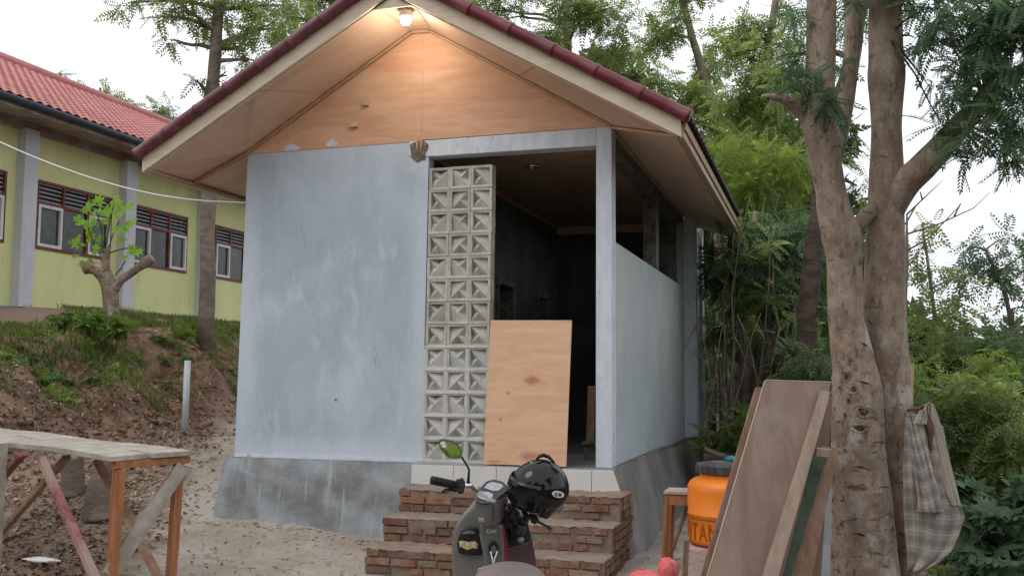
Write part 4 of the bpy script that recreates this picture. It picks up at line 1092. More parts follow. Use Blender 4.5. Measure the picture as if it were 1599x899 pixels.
# right-hand trees against the sky
tree('feathery_tree', 'feathery tree against the sky at the right edge', 'tree',
     [gp(1600, 700, 10), V(1590, 560, 10), V(1570, 460, 10), V(1540, 390, 10)], (.035, .015),
     C((1520, 385, 10, .20), (1570, 400, 10, .24), (1600, 430, 9.8, .28), (1545, 430, 10.2, .24), (1500, 425, 10, .18), (1580, 370, 10, .13), (1600, 480, 10, .26), (1570, 510, 10.3, .22), (1610, 390, 10, .2), (1590, 540, 9.8, .28)),
     T_PIN, 'leaf_blue', dens=40, twigs=4, group='trees at the right edge', smin=.6, smax=1.0)
tree('feathery_tree', 'feathery tree close behind the right foreground stem', 'tree',
     [gp(1470, 720, 9.5), V(1468, 600, 9.5), V(1455, 450, 9.5), V(1440, 350, 9.5)], (.03, .01),
     C((1440, 385, 9.5, .15), (1435, 420, 9.5, .2), (1465, 455, 9.4, .2), (1500, 480, 9.6, .24), (1450, 500, 9.4, .26), (1435, 540, 9.5, .24), (1480, 540, 9.6, .26), (1455, 350, 9.5, .09), (1520, 545, 9.6, .18), (1510, 440, 9.8, .18)),
     T_PIN, 'leaf_mid', dens=42, twigs=5, group='trees at the right edge', smin=.6, smax=1.0)
bt = thing('bare_branch', 'bare forked twigs reaching into the sky right of the foreground tree', 'branch', tuple(V(1418, 395, 6.2)))
g = G()
for path in (((1415, 392), (1450, 372), (1490, 330), (1497, 322)), ((1418, 365), (1465, 350), (1520, 325), (1546, 300)), ((1416, 335), (1440, 312), (1458, 295), (1473, 281)), ((1490, 338), (1500, 318)), ((1440, 312), (1437, 300)), ((1414, 350), (1430, 322))):
    g.tube([V(a, b, 6.2+.05*i) for i, (a, b) in enumerate(path)], [.0065-.0014*i for i in range(len(path))], 5)
g.tube([gp(1406, 760, 6.3), V(1408, 600, 6.25), V(1416, 392, 6.2), V(1416, 335, 6.3)], [.02, .017, .012, .006], 7)
g.build('twig', M['bark_far'], bt, smooth=True)

def bush(label, px, py, t, cl, T, mat, dens, **k):
    return tree('bush', label, 'bush', [gp(px, py, t), V(px, py, t)], (.025, .012), C(*cl), T, mat, dens=dens, group='bushes below the right-hand trees', **k)
bush('mid green bush directly right of the hanging shirt', 1530, 640, 7.6, ((1530, 620, 7.6, .26), (1560, 670, 7.4, .26), (1520, 690, 7.5, .24), (1500, 640, 7.8, .22), (1550, 730, 7.3, .26), (1590, 640, 7.6, .25), (1600, 700, 7.4, .25)), T_PIN, 'leaf_mid', 80, smin=.55, smax=.9)
bush('bright green bush above the hanging shirt', 1480, 610, 8.2, ((1450, 590, 8.2, .22), (1490, 600, 8.2, .25), (1440, 620, 8.3, .2), (1530, 570, 8.4, .22), (1470, 640, 8.2, .2), (1540, 595, 8.3, .18)), T_PIN, 'leaf_bright', 70, smin=.55, smax=.9)
bush('dark bush at the right edge below the feathery tree', 1590, 600, 8.6, ((1585, 575, 8.6, .26), (1600, 620, 8.4, .28), (1560, 550, 8.8, .24)), T_PIN, 'leaf_dark', 80, smin=.6, smax=.9)
bush('big lobed leaf plant in the bottom right corner', 1560, 830, 6.6, ((1530, 800, 6.7, .2), (1570, 790, 6.5, .22), (1590, 850, 6.3, .22), (1545, 860, 6.5, .2), (1520, 880, 6.4, .2), (1600, 760, 6.6, .2), (1560, 910, 6.2, .22), (1510, 760, 6.9, .16)), T_PALM, 'leaf_blue', 42, smin=.8, smax=1.3)
bush('low green bush under the tail of the hanging shirt', 1480, 880, 6.9, ((1480, 890, 6.8, .2), (1450, 920, 6.6, .2), (1510, 900, 6.6, .2), (1440, 890, 7, .12)), T_WEED, 'leaf_mid', 120)
bush('shady bush seen between the boards and the trunk', 1290, 640, 8.8, ((1275, 600, 9, .2), (1290, 560, 9, .24), (1235, 585, 9.4, .2)), T_PIN, 'leaf_dark', 60, smin=.6, smax=1)

# far wood: one deep mass behind everything
cl = []
rs = random.Random(9)
for k in range(34): cl.append((tuple(V(rs.uniform(1080, 1320), rs.uniform(330, 640), rs.uniform(19, 25))), rs.uniform(.8, 1.2)))
for k in range(30): cl.append((tuple(V(rs.uniform(1400, 1680), rs.uniform(570, 820), rs.uniform(10, 14))), rs.uniform(.45, .7)))
for k in range(13): cl.append((tuple(V(rs.uniform(1090, 1300), rs.uniform(210, 360), rs.uniform(20, 24))), rs.uniform(.6, .9)))
for k in range(9): cl.append((tuple(V(rs.uniform(820, 1250), rs.uniform(90, 210), rs.uniform(22, 26))), rs.uniform(.4, .6)))
for k in range(14): cl.append((tuple(V(rs.uniform(1300, 1460), rs.uniform(480, 800), rs.uniform(11, 15))), rs.uniform(.4, .7)))
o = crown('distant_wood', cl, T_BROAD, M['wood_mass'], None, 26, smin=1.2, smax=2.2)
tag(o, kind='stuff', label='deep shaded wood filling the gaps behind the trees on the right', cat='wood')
o = crown('undergrowth', [(tuple(V(rs.uniform(1420, 1640), rs.uniform(640, 899), rs.uniform(7.5, 9))), rs.uniform(.25, .4)) for k in range(22)], T_PIN, M['leaf_dark'], None, 50, smin=.6, smax=1.0)
tag(o, kind='stuff', label='dim undergrowth behind the bushes in the lower right', cat='undergrowth')

# trees standing behind the photographer, seen only as reflections
for k, (x, y, h, r) in enumerate(((.0, -15, 3.6, 3.0), (7.5, -16, 4.2, 3.2), (-6, -12, 3.4, 2.8), (13, -8, 4.5, 2.8))):
    tree('rear_tree', 'leafy tree behind the photographer, number %d along the yard edge' % k if False else ['leafy tree behind the photographer, straight across the yard', 'leafy tree behind the photographer, far right corner of the yard', 'leafy tree behind the workbench side of the yard', 'leafy tree beyond the foreground tree, out to the right'][k], 'tree',
         [(x, y, gzf(x, y)-.1), (x+.1, y, h*.5), (x, y, h)], (.2, .08), [((x+rs.uniform(-r, r)*.6, y+rs.uniform(-r, r)*.5, h+rs.uniform(-1.8, 1.4)), r*.45) for _ in range(9)], T_BROAD, 'leaf_bright', dens=3.2, twigs=1, smin=2, smax=3.2)

o = crown('reflection_hedge', [((-9+k*.75+rs.uniform(-.3, .3), -17+rs.uniform(-1, 1), rs.uniform(0, 4.3)), rs.uniform(1.0, 1.4)) for k in range(34)], T_BROAD, M['leaf_bright'], None, 38, smin=2.2, smax=3.4)  # unseen hedge added so the scooter mirror and helmet reflect green
tag(o, kind='stuff', label='unseen leafy hedge added behind the photographer for reflections', cat='hedge')
# ------------------------------------------------------------------ pollarded tree with new leaves
PT = 13.8
pol = thing('pollarded_tree', 'pollarded tree stump with stubby arms and fresh lime leaves before the school', 'tree', tuple(V(177, 500, PT)))
def blob_tube(g, pts, ws, t, n=14, amp=.08, seed=1):
    P = [V(a, b, t) for a, b in pts]; R = [w_*t/F_PX/2 for w_ in ws]
    fine, fr_ = [], []
    for i in range(len(P)-1):
        p0, p1, p2, p3 = P[max(i-1, 0)], P[i], P[i+1], P[min(i+2, len(P)-1)]
        for k in range(5):
            u = k/5; fine.append(.5*((2*p1)+(p2-p0)*u+(2*p0-5*p1+4*p2-p3)*u*u+(3*p1-p0-3*p2+p3)*u**3)); s_ = u*u*(3-2*u); fr_.append(R[i]*(1-s_)+R[i+1]*s_)
    fine.append(P[-1]); fr_.append(R[-1])
    b0 = len(g.v); g.tube(fine, fr_, n)
    for i in range(b0, len(g.v)):
        k = (i-b0)//n; c = fine[min(k, len(fine)-1)]; v = g.v[i]; d = v-c
        nn = noise.noise(v*(2.2/max(R))*.35+Vector((seed*7, 0, 0)))+.5*noise.noise(v*(6/max(R))*.35)
        g.v[i] = c+d*(1+amp*nn)
    return g
g = G()
blob_tube(g, [(178, 520), (174, 485), (171, 450), (162, 425), (166, 402), (167, 388)], [30, 24, 25, 22, 12, 12], PT)
blob_tube(g, [(174, 455), (160, 425), (142, 418), (131, 421)], [20, 26, 20, 17], PT, seed=2)
blob_tube(g, [(178, 450), (190, 437), (212, 421), (230, 408), (238, 403)], [18, 12, 12, 17, 16], PT, seed=3)
g.build('trunk', M['bark'], pol, smooth=True)
g = G()
for a, b in (((164, 392), (178, 320)), ((160, 395), (150, 330)), ((168, 390), (186, 345)), ((150, 415), (122, 380)), ((172, 395), (205, 388)), ((180, 430), (196, 408)), ((158, 400), (136, 350))):
    g.tube(bend(V(*a, PT), V(*b, PT-.1), .08, 4, 5), .009, 5)
g.build('shoot', M['leaf_pale'], pol, smooth=True)
lob = G()
for k in range(7):
    a_ = R_(-115+38*k); ln = .14*(1-.2*abs(k-3)/3); d = Vector((math.cos(a_), math.sin(a_), -.18)); nn = Vector((-math.sin(a_), math.cos(a_), 0))
    lob.add([Vector((0, 0, 0)), d*ln*.5+nn*.028, d*ln, d*ln*.5-nn*.028], [(0, 1, 2, 3)])
lo = lob.build('leaf', M['leaf_lime'], None, fixn=False); lm = lo.data; bpy.data.objects.remove(lo)
rl = random.Random(4)
for (px, py) in ((135, 325), (150, 318), (168, 322), (186, 322), (196, 318), (120, 340), (146, 345), (160, 350), (182, 338), (190, 356), (126, 380), (112, 378), (142, 372), (148, 392), (205, 386), (215, 392), (196, 404), (130, 408), (172, 335), (152, 332), (164, 345), (200, 345), (138, 360), (176, 312), (118, 372), (190, 330), (154, 372), (192, 372), (128, 352), (120, 400)):
    o = link(bpy.data.objects.new('leaf', lm)); o.parent = pol; o.location = V(px+rl.uniform(-3, 3), py+rl.uniform(-3, 3), PT+rl.uniform(-.25, .1))-rootloc(pol)
    o.rotation_euler = ((-fwd*.9+Vector((rl.uniform(-.6, .6), rl.uniform(-.3, .3), .35+rl.uniform(-.3, .6)))).to_track_quat('Z', 'Y') @ Quaternion((0, 0, 1), rl.uniform(0, 6.28))).to_euler(); s_ = rl.uniform(.6, 1.1); o.scale = (s_, s_, s_)

def ground_hit(px, py):
    d = V(px, py, 1)-CAM; t = 3.0
    while t < 40:
        p = CAM+d*t
        if p.z <= gzf(p.x, p.y): return t
        t += .02
    return t
# stumps below the table
for pts, ws, t, lab in ((((112, 774), (113, 740), (112, 712)), (38, 34, 36), 11.6, 'short mossy stump standing left of a wider one behind the bench'),
                        (((160, 808), (157, 775), (163, 735), (166, 705)), (58, 46, 34, 30), 11.0, 'wide flared stump behind the bench, right of a shorter one')):
    t = ground_hit(*pts[0]); g = blob_tube(G(), pts, ws, t, seed=len(lab)); tag(g.build('tree_stump', M['bark_far'], None, smooth=True, origin=tuple(V(*pts[0], t))), lab, 'stump')

# ------------------------------------------------------------------ foreground forked tree
BT = 5.3
big = thing('forked_tree', 'big smooth barked tree with twin stems in the right foreground', 'tree', tuple(V(1352, 930, BT)))
g = G()
def stem(pts, t0, t1=None, n=30, amp=.07, seed=1):
    t1 = t1 or t0; N = len(pts)
    P = [V(a, b, t0+(t1-t0)*i/(N-1)) for i, (a, b, _) in enumerate(pts)]; R = [w_*t0/F_PX/2 for _, _, w_ in pts]
    fine, fr_ = [], []
    for i in range(N-1):
        p0, p1, p2, p3 = P[max(i-1, 0)], P[i], P[i+1], P[min(i+2, N-1)]
        m_ = max(3, int((p2-p1).length/.022))
        for k in range(m_):
            u = k/m_; fine.append(.5*((2*p1)+(p2-p0)*u+(2*p0-5*p1+4*p2-p3)*u*u+(3*p1-p0-3*p2+p3)*u**3)); s_ = u*u*(3-2*u); fr_.append(R[i]*(1-s_)+R[i+1]*s_)
    fine.append(P[-1]); fr_.append(R[-1]); b0 = len(g.v); g.tube(fine, fr_, n)
    for i in range(b0, len(g.v)):
        c = fine[min((i-b0)//n, len(fine)-1)]; v = g.v[i]; d = (v-c); dn = d.normalized()
        a1 = noise.noise(Vector((v.x*3.1, v.y*3.1, v.z*2.2+seed))); a2 = noise.noise(Vector((v.x*9, v.y*9, v.z*11+seed)))+(.9*abs(noise.noise(Vector((v.x*21, v.y*21, v.z*17+seed)))) if v.z < .75 else 0)
        ridge = max(0, noise.noise(Vector((v.x*7, v.y*7, v.z*24+seed)))-.30)*(1.2 if v.z < .9 else .3)
        g.v[i] = v+dn*(d.length*amp*(a1+.35*a2)+.009*ridge)
stem([(1356, 1010, 118), (1352, 930, 104), (1346, 800, 90), (1339, 700, 80), (1338, 620, 76), (1331, 560, 64), (1320, 493, 54), (1318, 410, 54), (1314, 370, 62), (1304, 335, 52), (1297, 295, 46), (1284, 230, 50), (1276, 170, 56), (1281, 110, 45), (1283, 0, 45), (1283, -90, 44)], BT, n=36)
g.build('trunk', M['bark'], big, smooth=True)
g = G()
stem([(1426, 1010, 66), (1420, 930, 56), (1408, 800, 50), (1399, 700, 50), (1388, 620, 66), (1381, 560, 72), (1380, 493, 66), (1382, 400, 60), (1384, 300, 53), (1384, 200, 46), (1384, 118, 56), (1383, 90, 52), (1382, 0, 50), (1381, -90, 48)], BT+.14, n=34, seed=5)
g.build('stem', M['bark'], big, smooth=True)
for pts_, t0_, t1_, n_s, sd_ in (([(1392, 330, 40), (1412, 290, 46), (1440, 262, 44), (1470, 230, 40), (1500, 196, 36), (1535, 160, 26), (1570, 130, 20), (1620, 90, 16)], BT+.12, BT-.2, 18, 8),
                               ([(1290, 260, 28), (1306, 225, 32), (1318, 170, 28), (1328, 110, 25), (1334, 40, 30), (1330, -60, 30)], BT+.2, BT+.35, 18, 9),
                               ([(1322, 372, 26), (1342, 348, 24), (1362, 330, 26)], BT+.1, None, 14, 11),
                               ([(1268, 185, 34), (1246, 168, 24), (1228, 157, 17), (1212, 152, 12), (1190, 150, 5)], BT, BT-.1, 14, 12),
                               ([(1338, 30, 26), (1350, -10, 22), (1355, -60, 20)], BT+.35, None, 12, 13)):
    g = G(); stem(pts_, t0_, t1_, n=n_s, seed=sd_); g.build('branch', M['bark'], big, smooth=True)
# knots and healed scars on the bark: raised lips round dark hollows, laid on the real surface
from mathutils.bvhtree import BVHTree
bvs = []
for ch in big.children:
    if ch.name.startswith(('trunk', 'stem')):
        off = rootloc(big); bvs.append(BVHTree.FromPolygons([v.co+off for v in ch.data.vertices], [tuple(p.vertices) for p in ch.data.polygons]))
def bark_hit(px, py):
    d = (V(px, py, 1)-CAM).normalized(); best = None
    for b_ in bvs:
        h_ = b_.ray_cast(CAM, d)
        if h_[0] is not None and (best is None or h_[3] < best[3]): best = h_
    return best
for (px, py, w1, h1, rz, full) in ((1321, 588, 6, 7, 0, 1), (1333, 607, 8, 8, .2, 1), (1349, 598, 12, 3, .35, 0), (1348, 642, 15, 9, .3, 1), (1342, 668, 15, 6, .1, 1), (1357, 503, 9, 2.6, .75, 0), (1350, 539, 8, 2.4, .7, 0),
                             (1282, 366, 6, 5, 0, 1), (1343, 835, 14, 4, .3, 0), (1326, 625, 3, 4, 0, 1), (1320, 648, 3, 5, 0, 1), (1312, 606, 3, 3, 0, 1), (1330, 812, 16, 3, -.2, 0), (1380, 760, 9, 2, .1, 0), (1371, 690, 12, 2, -.1, 0), (1345, 730, 14, 3, .15, 0)):
    n1 = 16; rim = []
    for k in range(n1 if full else n1//2+1):
        a_ = 2*math.pi*k/n1 + (0 if full else math.pi); ex = (1+.15*math.sin(3*a_+px)); dx = math.cos(a_)*w1*ex; dy = math.sin(a_)*h1*ex
        h_ = bark_hit(px+dx*math.cos(rz)-dy*math.sin(rz), py+dx*math.sin(rz)+dy*math.cos(rz))
        if h_: rim.append(h_[0]+h_[1]*(.001 if h_[1].dot(fwd) < 0 else -.001))
    if len(rim) < 5: continue
    g = G(); g.tube(rim+([rim[0]] if full else []), [.0028]*(len(rim)+(1 if full else 0)), 6, cap=False, jit=.5)
    o = g.build('bark_scar', M['bark'], big, smooth=True)
    h_ = bark_hit(px, py)
    if h_:
        cc = h_[0]-fwd*.0035; g = G(); k1 = .55; rr2 = [cc+(q-h_[0])*k1 for q in rim]; g.prism(rr2, fwd*.012); g.build('hollow', M['scar'], o)
nearcl = C((1440, 15, 5.2, .13), (1490, 35, 5.0, .16), (1540, 20, 4.9, .18), (1585, 50, 4.8, .18), (1520, 85, 5.0, .15), (1570, 110, 4.8, .16), (1600, 150, 4.7, .15), (1470, 85, 5.3, .11), (1545, 150, 4.9, .13),
           (1500, 150, 5.1, .11), (1540, 200, 4.9, .12), (1500, 215, 5.0, .10), (1580, 205, 4.8, .10), (1455, 140, 5.3, .08), (1430, 60, 5.4, .09), (1420, 0, 5.4, .12), (1470, 195, 5.2, .07), (1520, 245, 5, .06),
           (1600, 10, 4.8, .25), (1480, -50, 5.2, .3), (1400, -60, 5.4, .2), (1590, 250, 4.9, .05), (1565, 240, 4.9, .06))
g = G()
for i, (c, r) in enumerate(nearcl):
    s0 = V(1500, 196, BT) if c.z < V(1500, 120, 5).z else V(1535, 160, BT-.05)
    if c.x < V(1470, 100, 5.2).x: s0 = V(1384, 60, BT+.1)
    g.tube(bend(s0, c, .15, 5, i), [.012, .009, .007, .005, .004, .002], 5)
g.build('twig', M['bark_dark'], big, smooth=True)
crown('crown', [(tuple(c), r) for c, r in nearcl], T_NEAR, M['leaf_blue'], big, 150)
sidecl = C((1262, 130, 5.15, .06), (1285, 150, 5.1, .05), (1245, 100, 5.3, .07), (1225, 120, 5.3, .06), (1340, -5, 5.4, .06), (1310, 100, 5.6, .05), (1300, 160, 5.1, .04), (1320, 40, 5.7, .07), (1240, 20, 5.3, .05))
crown('crown', [(tuple(c), r) for c, r in sidecl], T_NEAR, M['leaf_blue'], big, 200)

# pale strip of board behind the right stem
g = G(); g.beam(V(1421, 567, 5.75), V(1412, 930, 5.6), .04, .02, CR); tag(g.build('pale_lath', M['edgewood'], None, origin=tuple(V(1412, 930, 5.6))), 'pale sawn lath standing behind the right stem of the tree', 'lath')

# ------------------------------------------------------------------ boards leaning on the tree
def leanboard(tl, tr, bl, br, t_top, t_bot, th, mat, label, cat='board', bev=.002, edge=None, name='leaning_board'):
    """corners in photo pixels at y of top and y=899, extended to the ground"""
    TL, TR = V(*tl, t_top), V(*tr, t_top); BL, BR_ = V(*bl, t_bot), V(*br, t_bot)
    def ext(a, b):
        k = (a.z-(-.70))/(a.z-b.z) if a.z != b.z else 1
        return a+(b-a)*k
    BL, BR_ = ext(TL, BL), ext(TR, BR_)
    n = (TR-TL).cross(BL-TL).normalized()
    if n.dot(fwd) < 0: n = -n
    g = G(); g.prism([TL, TR, BR_, BL], n*th); o = g.build(name, M[mat], None, origin=tuple((BL+BR_)/2), bevel=bev)
    tag(o, label, cat, 'boards leaning on the foreground tree'); return o, (TL, TR, BL, BR_, n)
o, cs = leanboard((1180, 604), (1200, 604), (1094, 899), (1112, 899), 5.08, 4.78, .018, 'wood_brown', 'narrow orange edged board at the back left of the leaning stack')
o, cs = leanboard((1196, 594), (1298, 597), (1106, 899), (1222, 899), 5.02, 4.66, .018, 'ply_grey', 'widest grey brown plywood sheet leaning in front of the stack')
TL, TR, BL, BR_, n_ = cs
g = G(); g.beam(TL-n_*.0+n_*.009, BL+n_*.009, .004, .02, CR); g.v = [v-CR*.004 for v in g.v]; g.build('sawn_edge', M['edgewood'], o)
g = G(); g.beam(TL+n_*.009+Vector((0, 0, .003)), TR+n_*.009+Vector((0, 0, .003)), .02, .004, n_); g.build('sawn_edge', M['edgewood'], o)
leanboard((1283, 609), (1298, 611), (1192, 899), (1216, 899), 4.95, 4.58, .035, 'batten', 'pale square batten lying over the right edge of the wide plywood sheet', 'batten', .004)
leanboard((1268, 700), (1296, 700), (1208, 899), (1236, 899), 5.05, 4.72, .03, 'wood_green', 'dark green stained board right of the pale batten', 'board', .003)
leanboard((1284, 695), (1310, 700), (1238, 899), (1268, 899), 5.10, 4.85, .03, 'wood_brown', 'brown board at the far right of the leaning stack against the trunk', 'board', .003)
leanboard((1262, 620), (1300, 620), (1250, 780), (1290, 780), 5.16, 5.12, .02, 'ply_grey', 'short dark sheet seen behind the batten near the trunk', 'board', .003)
g = G(); g.beam(V(1272, 705, 4.86), V(1297, 707, 4.9), .03, .042, fwd); tag(g.build('wood_block', M['batten'], None, origin=tuple(V(1284, 706, 4.9)), bevel=.003), 'small timber block wedged between batten and trunk', 'block')
c = V(1292, 850, 6.0); g = G(); g.prism([V(1276, 905, 5.9), V(1305, 905, 5.9), V(1312, 740, 6.2), V(1296, 730, 6.2)], Vector((.0, .03, 0)))
tag(g.build('cement_sheet', M['pale_sheet'], None, origin=tuple(c)), 'pale grey cement sheet standing behind the trunk foot', 'sheet')

# ------------------------------------------------------------------ orange drum on its block, stool, stake
DT = 6.9; dc_ = V(1140, 862, DT); DZ = V(1108, 858, DT-.25).z
gb = gzf(dc_.x, dc_.y)
blk = G(); blk.bb(dc_.x-.27, dc_.x+.25, dc_.y-.27, dc_.y+.25, gb-.05, DZ-.002)
bo = blk.build('cement_block', M['pink_block'], None, origin=(dc_.x, dc_.y, gb), bevel=.01)
tag(bo, 'pinkish cement block carrying the orange drum', 'block')
drum = thing('orange_drum', 'round orange plastic drum with a black screw lid on a pinkish block', 'drum', (dc_.x, dc_.y, DZ))
dc3 = Vector((dc_.x, dc_.y, DZ)); DR = .29
g = G(); g.lathe(dc3, [(.255, 0), (.272, .012), (.279, .05), (.283, .20), (.288, .205), (.288, .215), (.284, .22), (.287, .36), (.284, .395), (.268, .425), (.235, .447), (.205, .455), (.20, .462), (.20, .50)], 64)
g.build('body', M['orange'], drum, smooth=True)
g = G(); g.lathe(dc3+Vector((0, 0, .485)), [(.212, 0), (.224, .004), (.226, .05), (.219, .062), (.198, .066), (.19, .055), (.12, .056), (.02, .06)], 48)
for k in range(26):
    a_ = 2*math.pi*k/26; g.box(dc3+Vector((.227*math.cos(a_), .227*math.sin(a_), .51)), (.008, .012, .045), Matrix.Rotation(a_, 3, 'Z'))
g.build('lid', M['lid'], drum, smooth=False)
view = (Vector((CAM.x, CAM.y, 0))-Vector((dc_.x, dc_.y, 0))); va_ = math.atan2(view.y, view.x)
for ch, deg in zip('TITAN', (-83, -68, -55, -39, -23)):
    cu = bpy.data.curves.new('letter', 'FONT'); cu.body = ch; cu.size = .165; cu.extrude = .0; cu.align_x = 'CENTER'; cu.resolution_u = 3
    to = bpy.data.objects.new('letter', cu); link(to); dg = bpy.context.evaluated_depsgraph_get()
    me = bpy.data.meshes.new_from_object(to.evaluated_get(dg)); bpy.data.objects.remove(to)
    bm = bmesh.new(); bm.from_mesh(me); bmesh.ops.subdivide_edges(bm, edges=bm.edges, cuts=1)
    r = bmesh.ops.extrude_face_region(bm, geom=bm.faces[:]); 
    for v in [e for e in r['geom'] if isinstance(e, bmesh.types.BMVert)]: v.co.z += .004
    for v in bm.verts:
        a_ = va_ + R_(deg)+v.co.x*.62/DR; rr_ = .2795+v.co.z+(.004*(v.co.y)/.15); v.co = Vector((rr_*math.cos(a_), rr_*math.sin(a_), .045+v.co.y))
    bmesh.ops.recalc_face_normals(bm, faces=bm.faces); bm.to_mesh(me); bm.free(); me.materials.append(M['orange_dark'])
    o = link(bpy.data.objects.new('letter', me)); o.parent = drum
for z0 in (.018, .186):
    g = G(); pts = []
    a0, a1 = va_+R_(-95), va_+R_(10)
    for k in range(24):
        a_ = a0+(a1-a0)*k/23; pts.append(dc3+Vector(((.277+(.006 if z0 > .1 else 0))*math.cos(a_), (.277+(.006 if z0 > .1 else 0))*math.sin(a_), z0)))
    g.tube(pts, .005, 6); g.build('frame_line', M['orange_dark'], drum, smooth=True)
g = G(); hb = V(1142, 716, DT-.05)
blob = [hb+Vector((math.cos(a_)*.05*(1+.3*math.sin(a_*3)), math.sin(a_)*.04, z_)) for a_ in [k*.63 for k in range(10)] for z_ in (-.02, .012)]
blob += [hb+Vector((.0, 0, .028))]; g.hull(blob); tag(g.build('cloth_rag', M['teal'], None, origin=tuple(hb), sub=1, smooth=True), 'crumpled teal rag on the black drum lid', 'rag')

sp0 = V(1036, 767, 7.25)
st = thing('stool', 'small worn brown wooden stool between the plinth and the orange drum', 'stool', (sp0.x+.16, sp0.y+.12, gzf(sp0.x, sp0.y)))
zt = sp0.z; gz0 = gzf(sp0.x, sp0.y)-.02
g = G(); g.bb(sp0.x, sp0.x+.36, sp0.y, sp0.y+.27, zt-.018, zt+.004); g.build('seat', M['wood_old'], st, bevel=.003)
g = G(); g.bb(sp0.x+.012, sp0.x+.35, sp0.y+.012, sp0.y+.03, zt-.095, zt-.02); g.bb(sp0.x+.012, sp0.x+.03, sp0.y+.03, sp0.y+.26, zt-.095, zt-.02); g.build('apron', M['wood_orange'], st, bevel=.002)
for (dx, dy, ox, oy) in ((.03, .03, -.03, -.02), (.33, .03, .03, -.02), (.03, .24, -.03, .02), (.33, .24, .03, .02)):
    g = G(); g.beam((sp0.x+dx, sp0.y+dy, zt-.02), (sp0.x+dx+ox, sp0.y+dy+oy, gz0), .04, .035); g.build('leg', M['wood_orange'], st, bevel=.003)
g = G(); g.beam((sp0.x+.05, sp0.y+.05, gz0+.12), (sp0.x+.16, sp0.y+.22, zt-.09), .02, .02); g.build('brace', M['wood_brown'], st)
g = G(); g.beam(V(1072, 842, 5.5), V(1067, 905, 5.5)-Vector((0, 0, .12)), .03, .016, CR); tag(g.build('stake', M['wood_brown'], None, origin=tuple(V(1067, 905, 5.5)), bevel=.002), 'thin weathered stake standing before the pinkish block', 'stake')

def crumple(name, c, size, mat, label, cat, seed, flat=1):
    bm = bmesh.new(); bmesh.ops.create_icosphere(bm, subdivisions=4, radius=1)
    for v in bm.verts:
        p = v.co*1.6+Vector((seed, seed*2, 0)); n1 = noise.noise(p*.6); n2 = abs(noise.noise(p*2.2)); v.co *= 1+.3*n1+.3*n2
        v.co = Vector((v.co.x*size[0], v.co.y*size[1], v.co.z*size[2]))
    me = bpy.data.meshes.new(name); bm.to_mesh(me); bm.free(); me.materials.append(mat)
    me.polygons.foreach_set('use_smooth', [True]*len(me.polygons))
    o = link(bpy.data.objects.new(name, me)); o.location = c; return tag(o, label, cat)
crumple('plastic_bag', V(1043, 893, 5.6), (.052, .05, .085), M['coral'], 'upright crumpled coral red plastic bag left of the stake', 'bag', 2)
crumple('plastic_bag', V(1008, 903, 5.5), (.095, .06, .04), M['coral'], 'flat coral red plastic bag at the bottom edge by the brick steps', 'bag', 5)

for k, (a_, b_, r) in enumerate((((1098, 712), (1150, 722), .05), ((1105, 703), (1148, 716), .035), ((1112, 722), (1155, 728), .04), ((1100, 700), (1128, 712), .025))):
    g = blob_tube(G(), [a_, ((a_[0]+b_[0])/2, (a_[1]+b_[1])/2+1), b_], [r*260]*3, 10.6-.15*k, n=10, seed=k)
    tag(g.build('log', M['bark_far'], None, smooth=True, origin=tuple(V(*a_, 10.6-.15*k))), ['thickest dry log in the heap behind the orange drum', 'thin dry log lying over the thickest one behind the drum', 'lowest dry log of the heap behind the drum', 'short stick at the upper left end of the log heap behind the drum'][k], 'log', 'logs heaped behind the drum')

# ------------------------------------------------------------------ checked shirt on the right stem
def shirtmat():
    mt = bpy.data.materials.new('checked_cotton'); mt.use_nodes = True; n = mt.node_tree.nodes; L = mt.node_tree.links; p = n['Principled BSDF']
    uv = n.new('ShaderNodeTexCoord'); sx = n.new('ShaderNodeSeparateXYZ'); L.new(uv.outputs['UV'], sx.inputs[0])
    def band(s, per, wd, off=0):
        a = n.new('ShaderNodeMath'); a.operation = 'MULTIPLY_ADD'; a.inputs[1].default_value = 1/per; a.inputs[2].default_value = off; L.new(s, a.inputs[0])
        f = n.new('ShaderNodeMath'); f.operation = 'FRACT'; L.new(a.outputs[0], f.inputs[0])
        q = n.new('ShaderNodeMath'); q.operation = 'LESS_THAN'; q.inputs[1].default_value = wd; L.new(f.outputs[0], q.inputs[0]); return q.outputs[0]
    def mix(f, a, b, amt):
        m1 = n.new('ShaderNodeMath'); m1.operation = 'MULTIPLY'; L.new(f, m1.inputs[0]); m1.inputs[1].default_value = amt
        x = n.new('ShaderNodeMix'); x.data_type = 'RGBA'; L.new(m1.outputs[0], x.inputs[0])
        for i, v in ((6, a), (7, b)):
            if isinstance(v, tuple): x.inputs[i].default_value = (*v, 1)
            else: L.new(v, x.inputs[i])
        return x.outputs[2]
    c = mix(band(sx.outputs[0], .085, .36), (.36, .31, .265), (.17, .17, .18), .5)
    c = mix(band(sx.outputs[1], .085, .36), c, (.15, .15, .17), .5)
    c = mix(band(sx.outputs[1], .085, .06, .4), c, (.55, .5, .45), .6); c = mix(band(sx.outputs[0], .085, .06, .4), c, (.55, .5, .45), .6)
    L.new(c, p.inputs['Base Color']); p.inputs['Roughness'].default_value = .95; p.inputs['Specular IOR Level'].default_value = .1
    return mt
M['shirt'] = shirtmat()
M['shirt_plain'] = pm('faded_beige_cotton', (.31, .26, .22), (.37, .31, .265), 6, rough=.95, bump=(60, .2))
M['shirt_in'] = pm('shirt_lining', (.10, .07, .055), (.16, .115, .09), 20, rough=.95)
ST = 5.12
shirt = thing('checked_shirt', 'grey beige checked shirt hanging on the right stem of the tree', 'shirt', tuple(V(1416, 893, ST)))
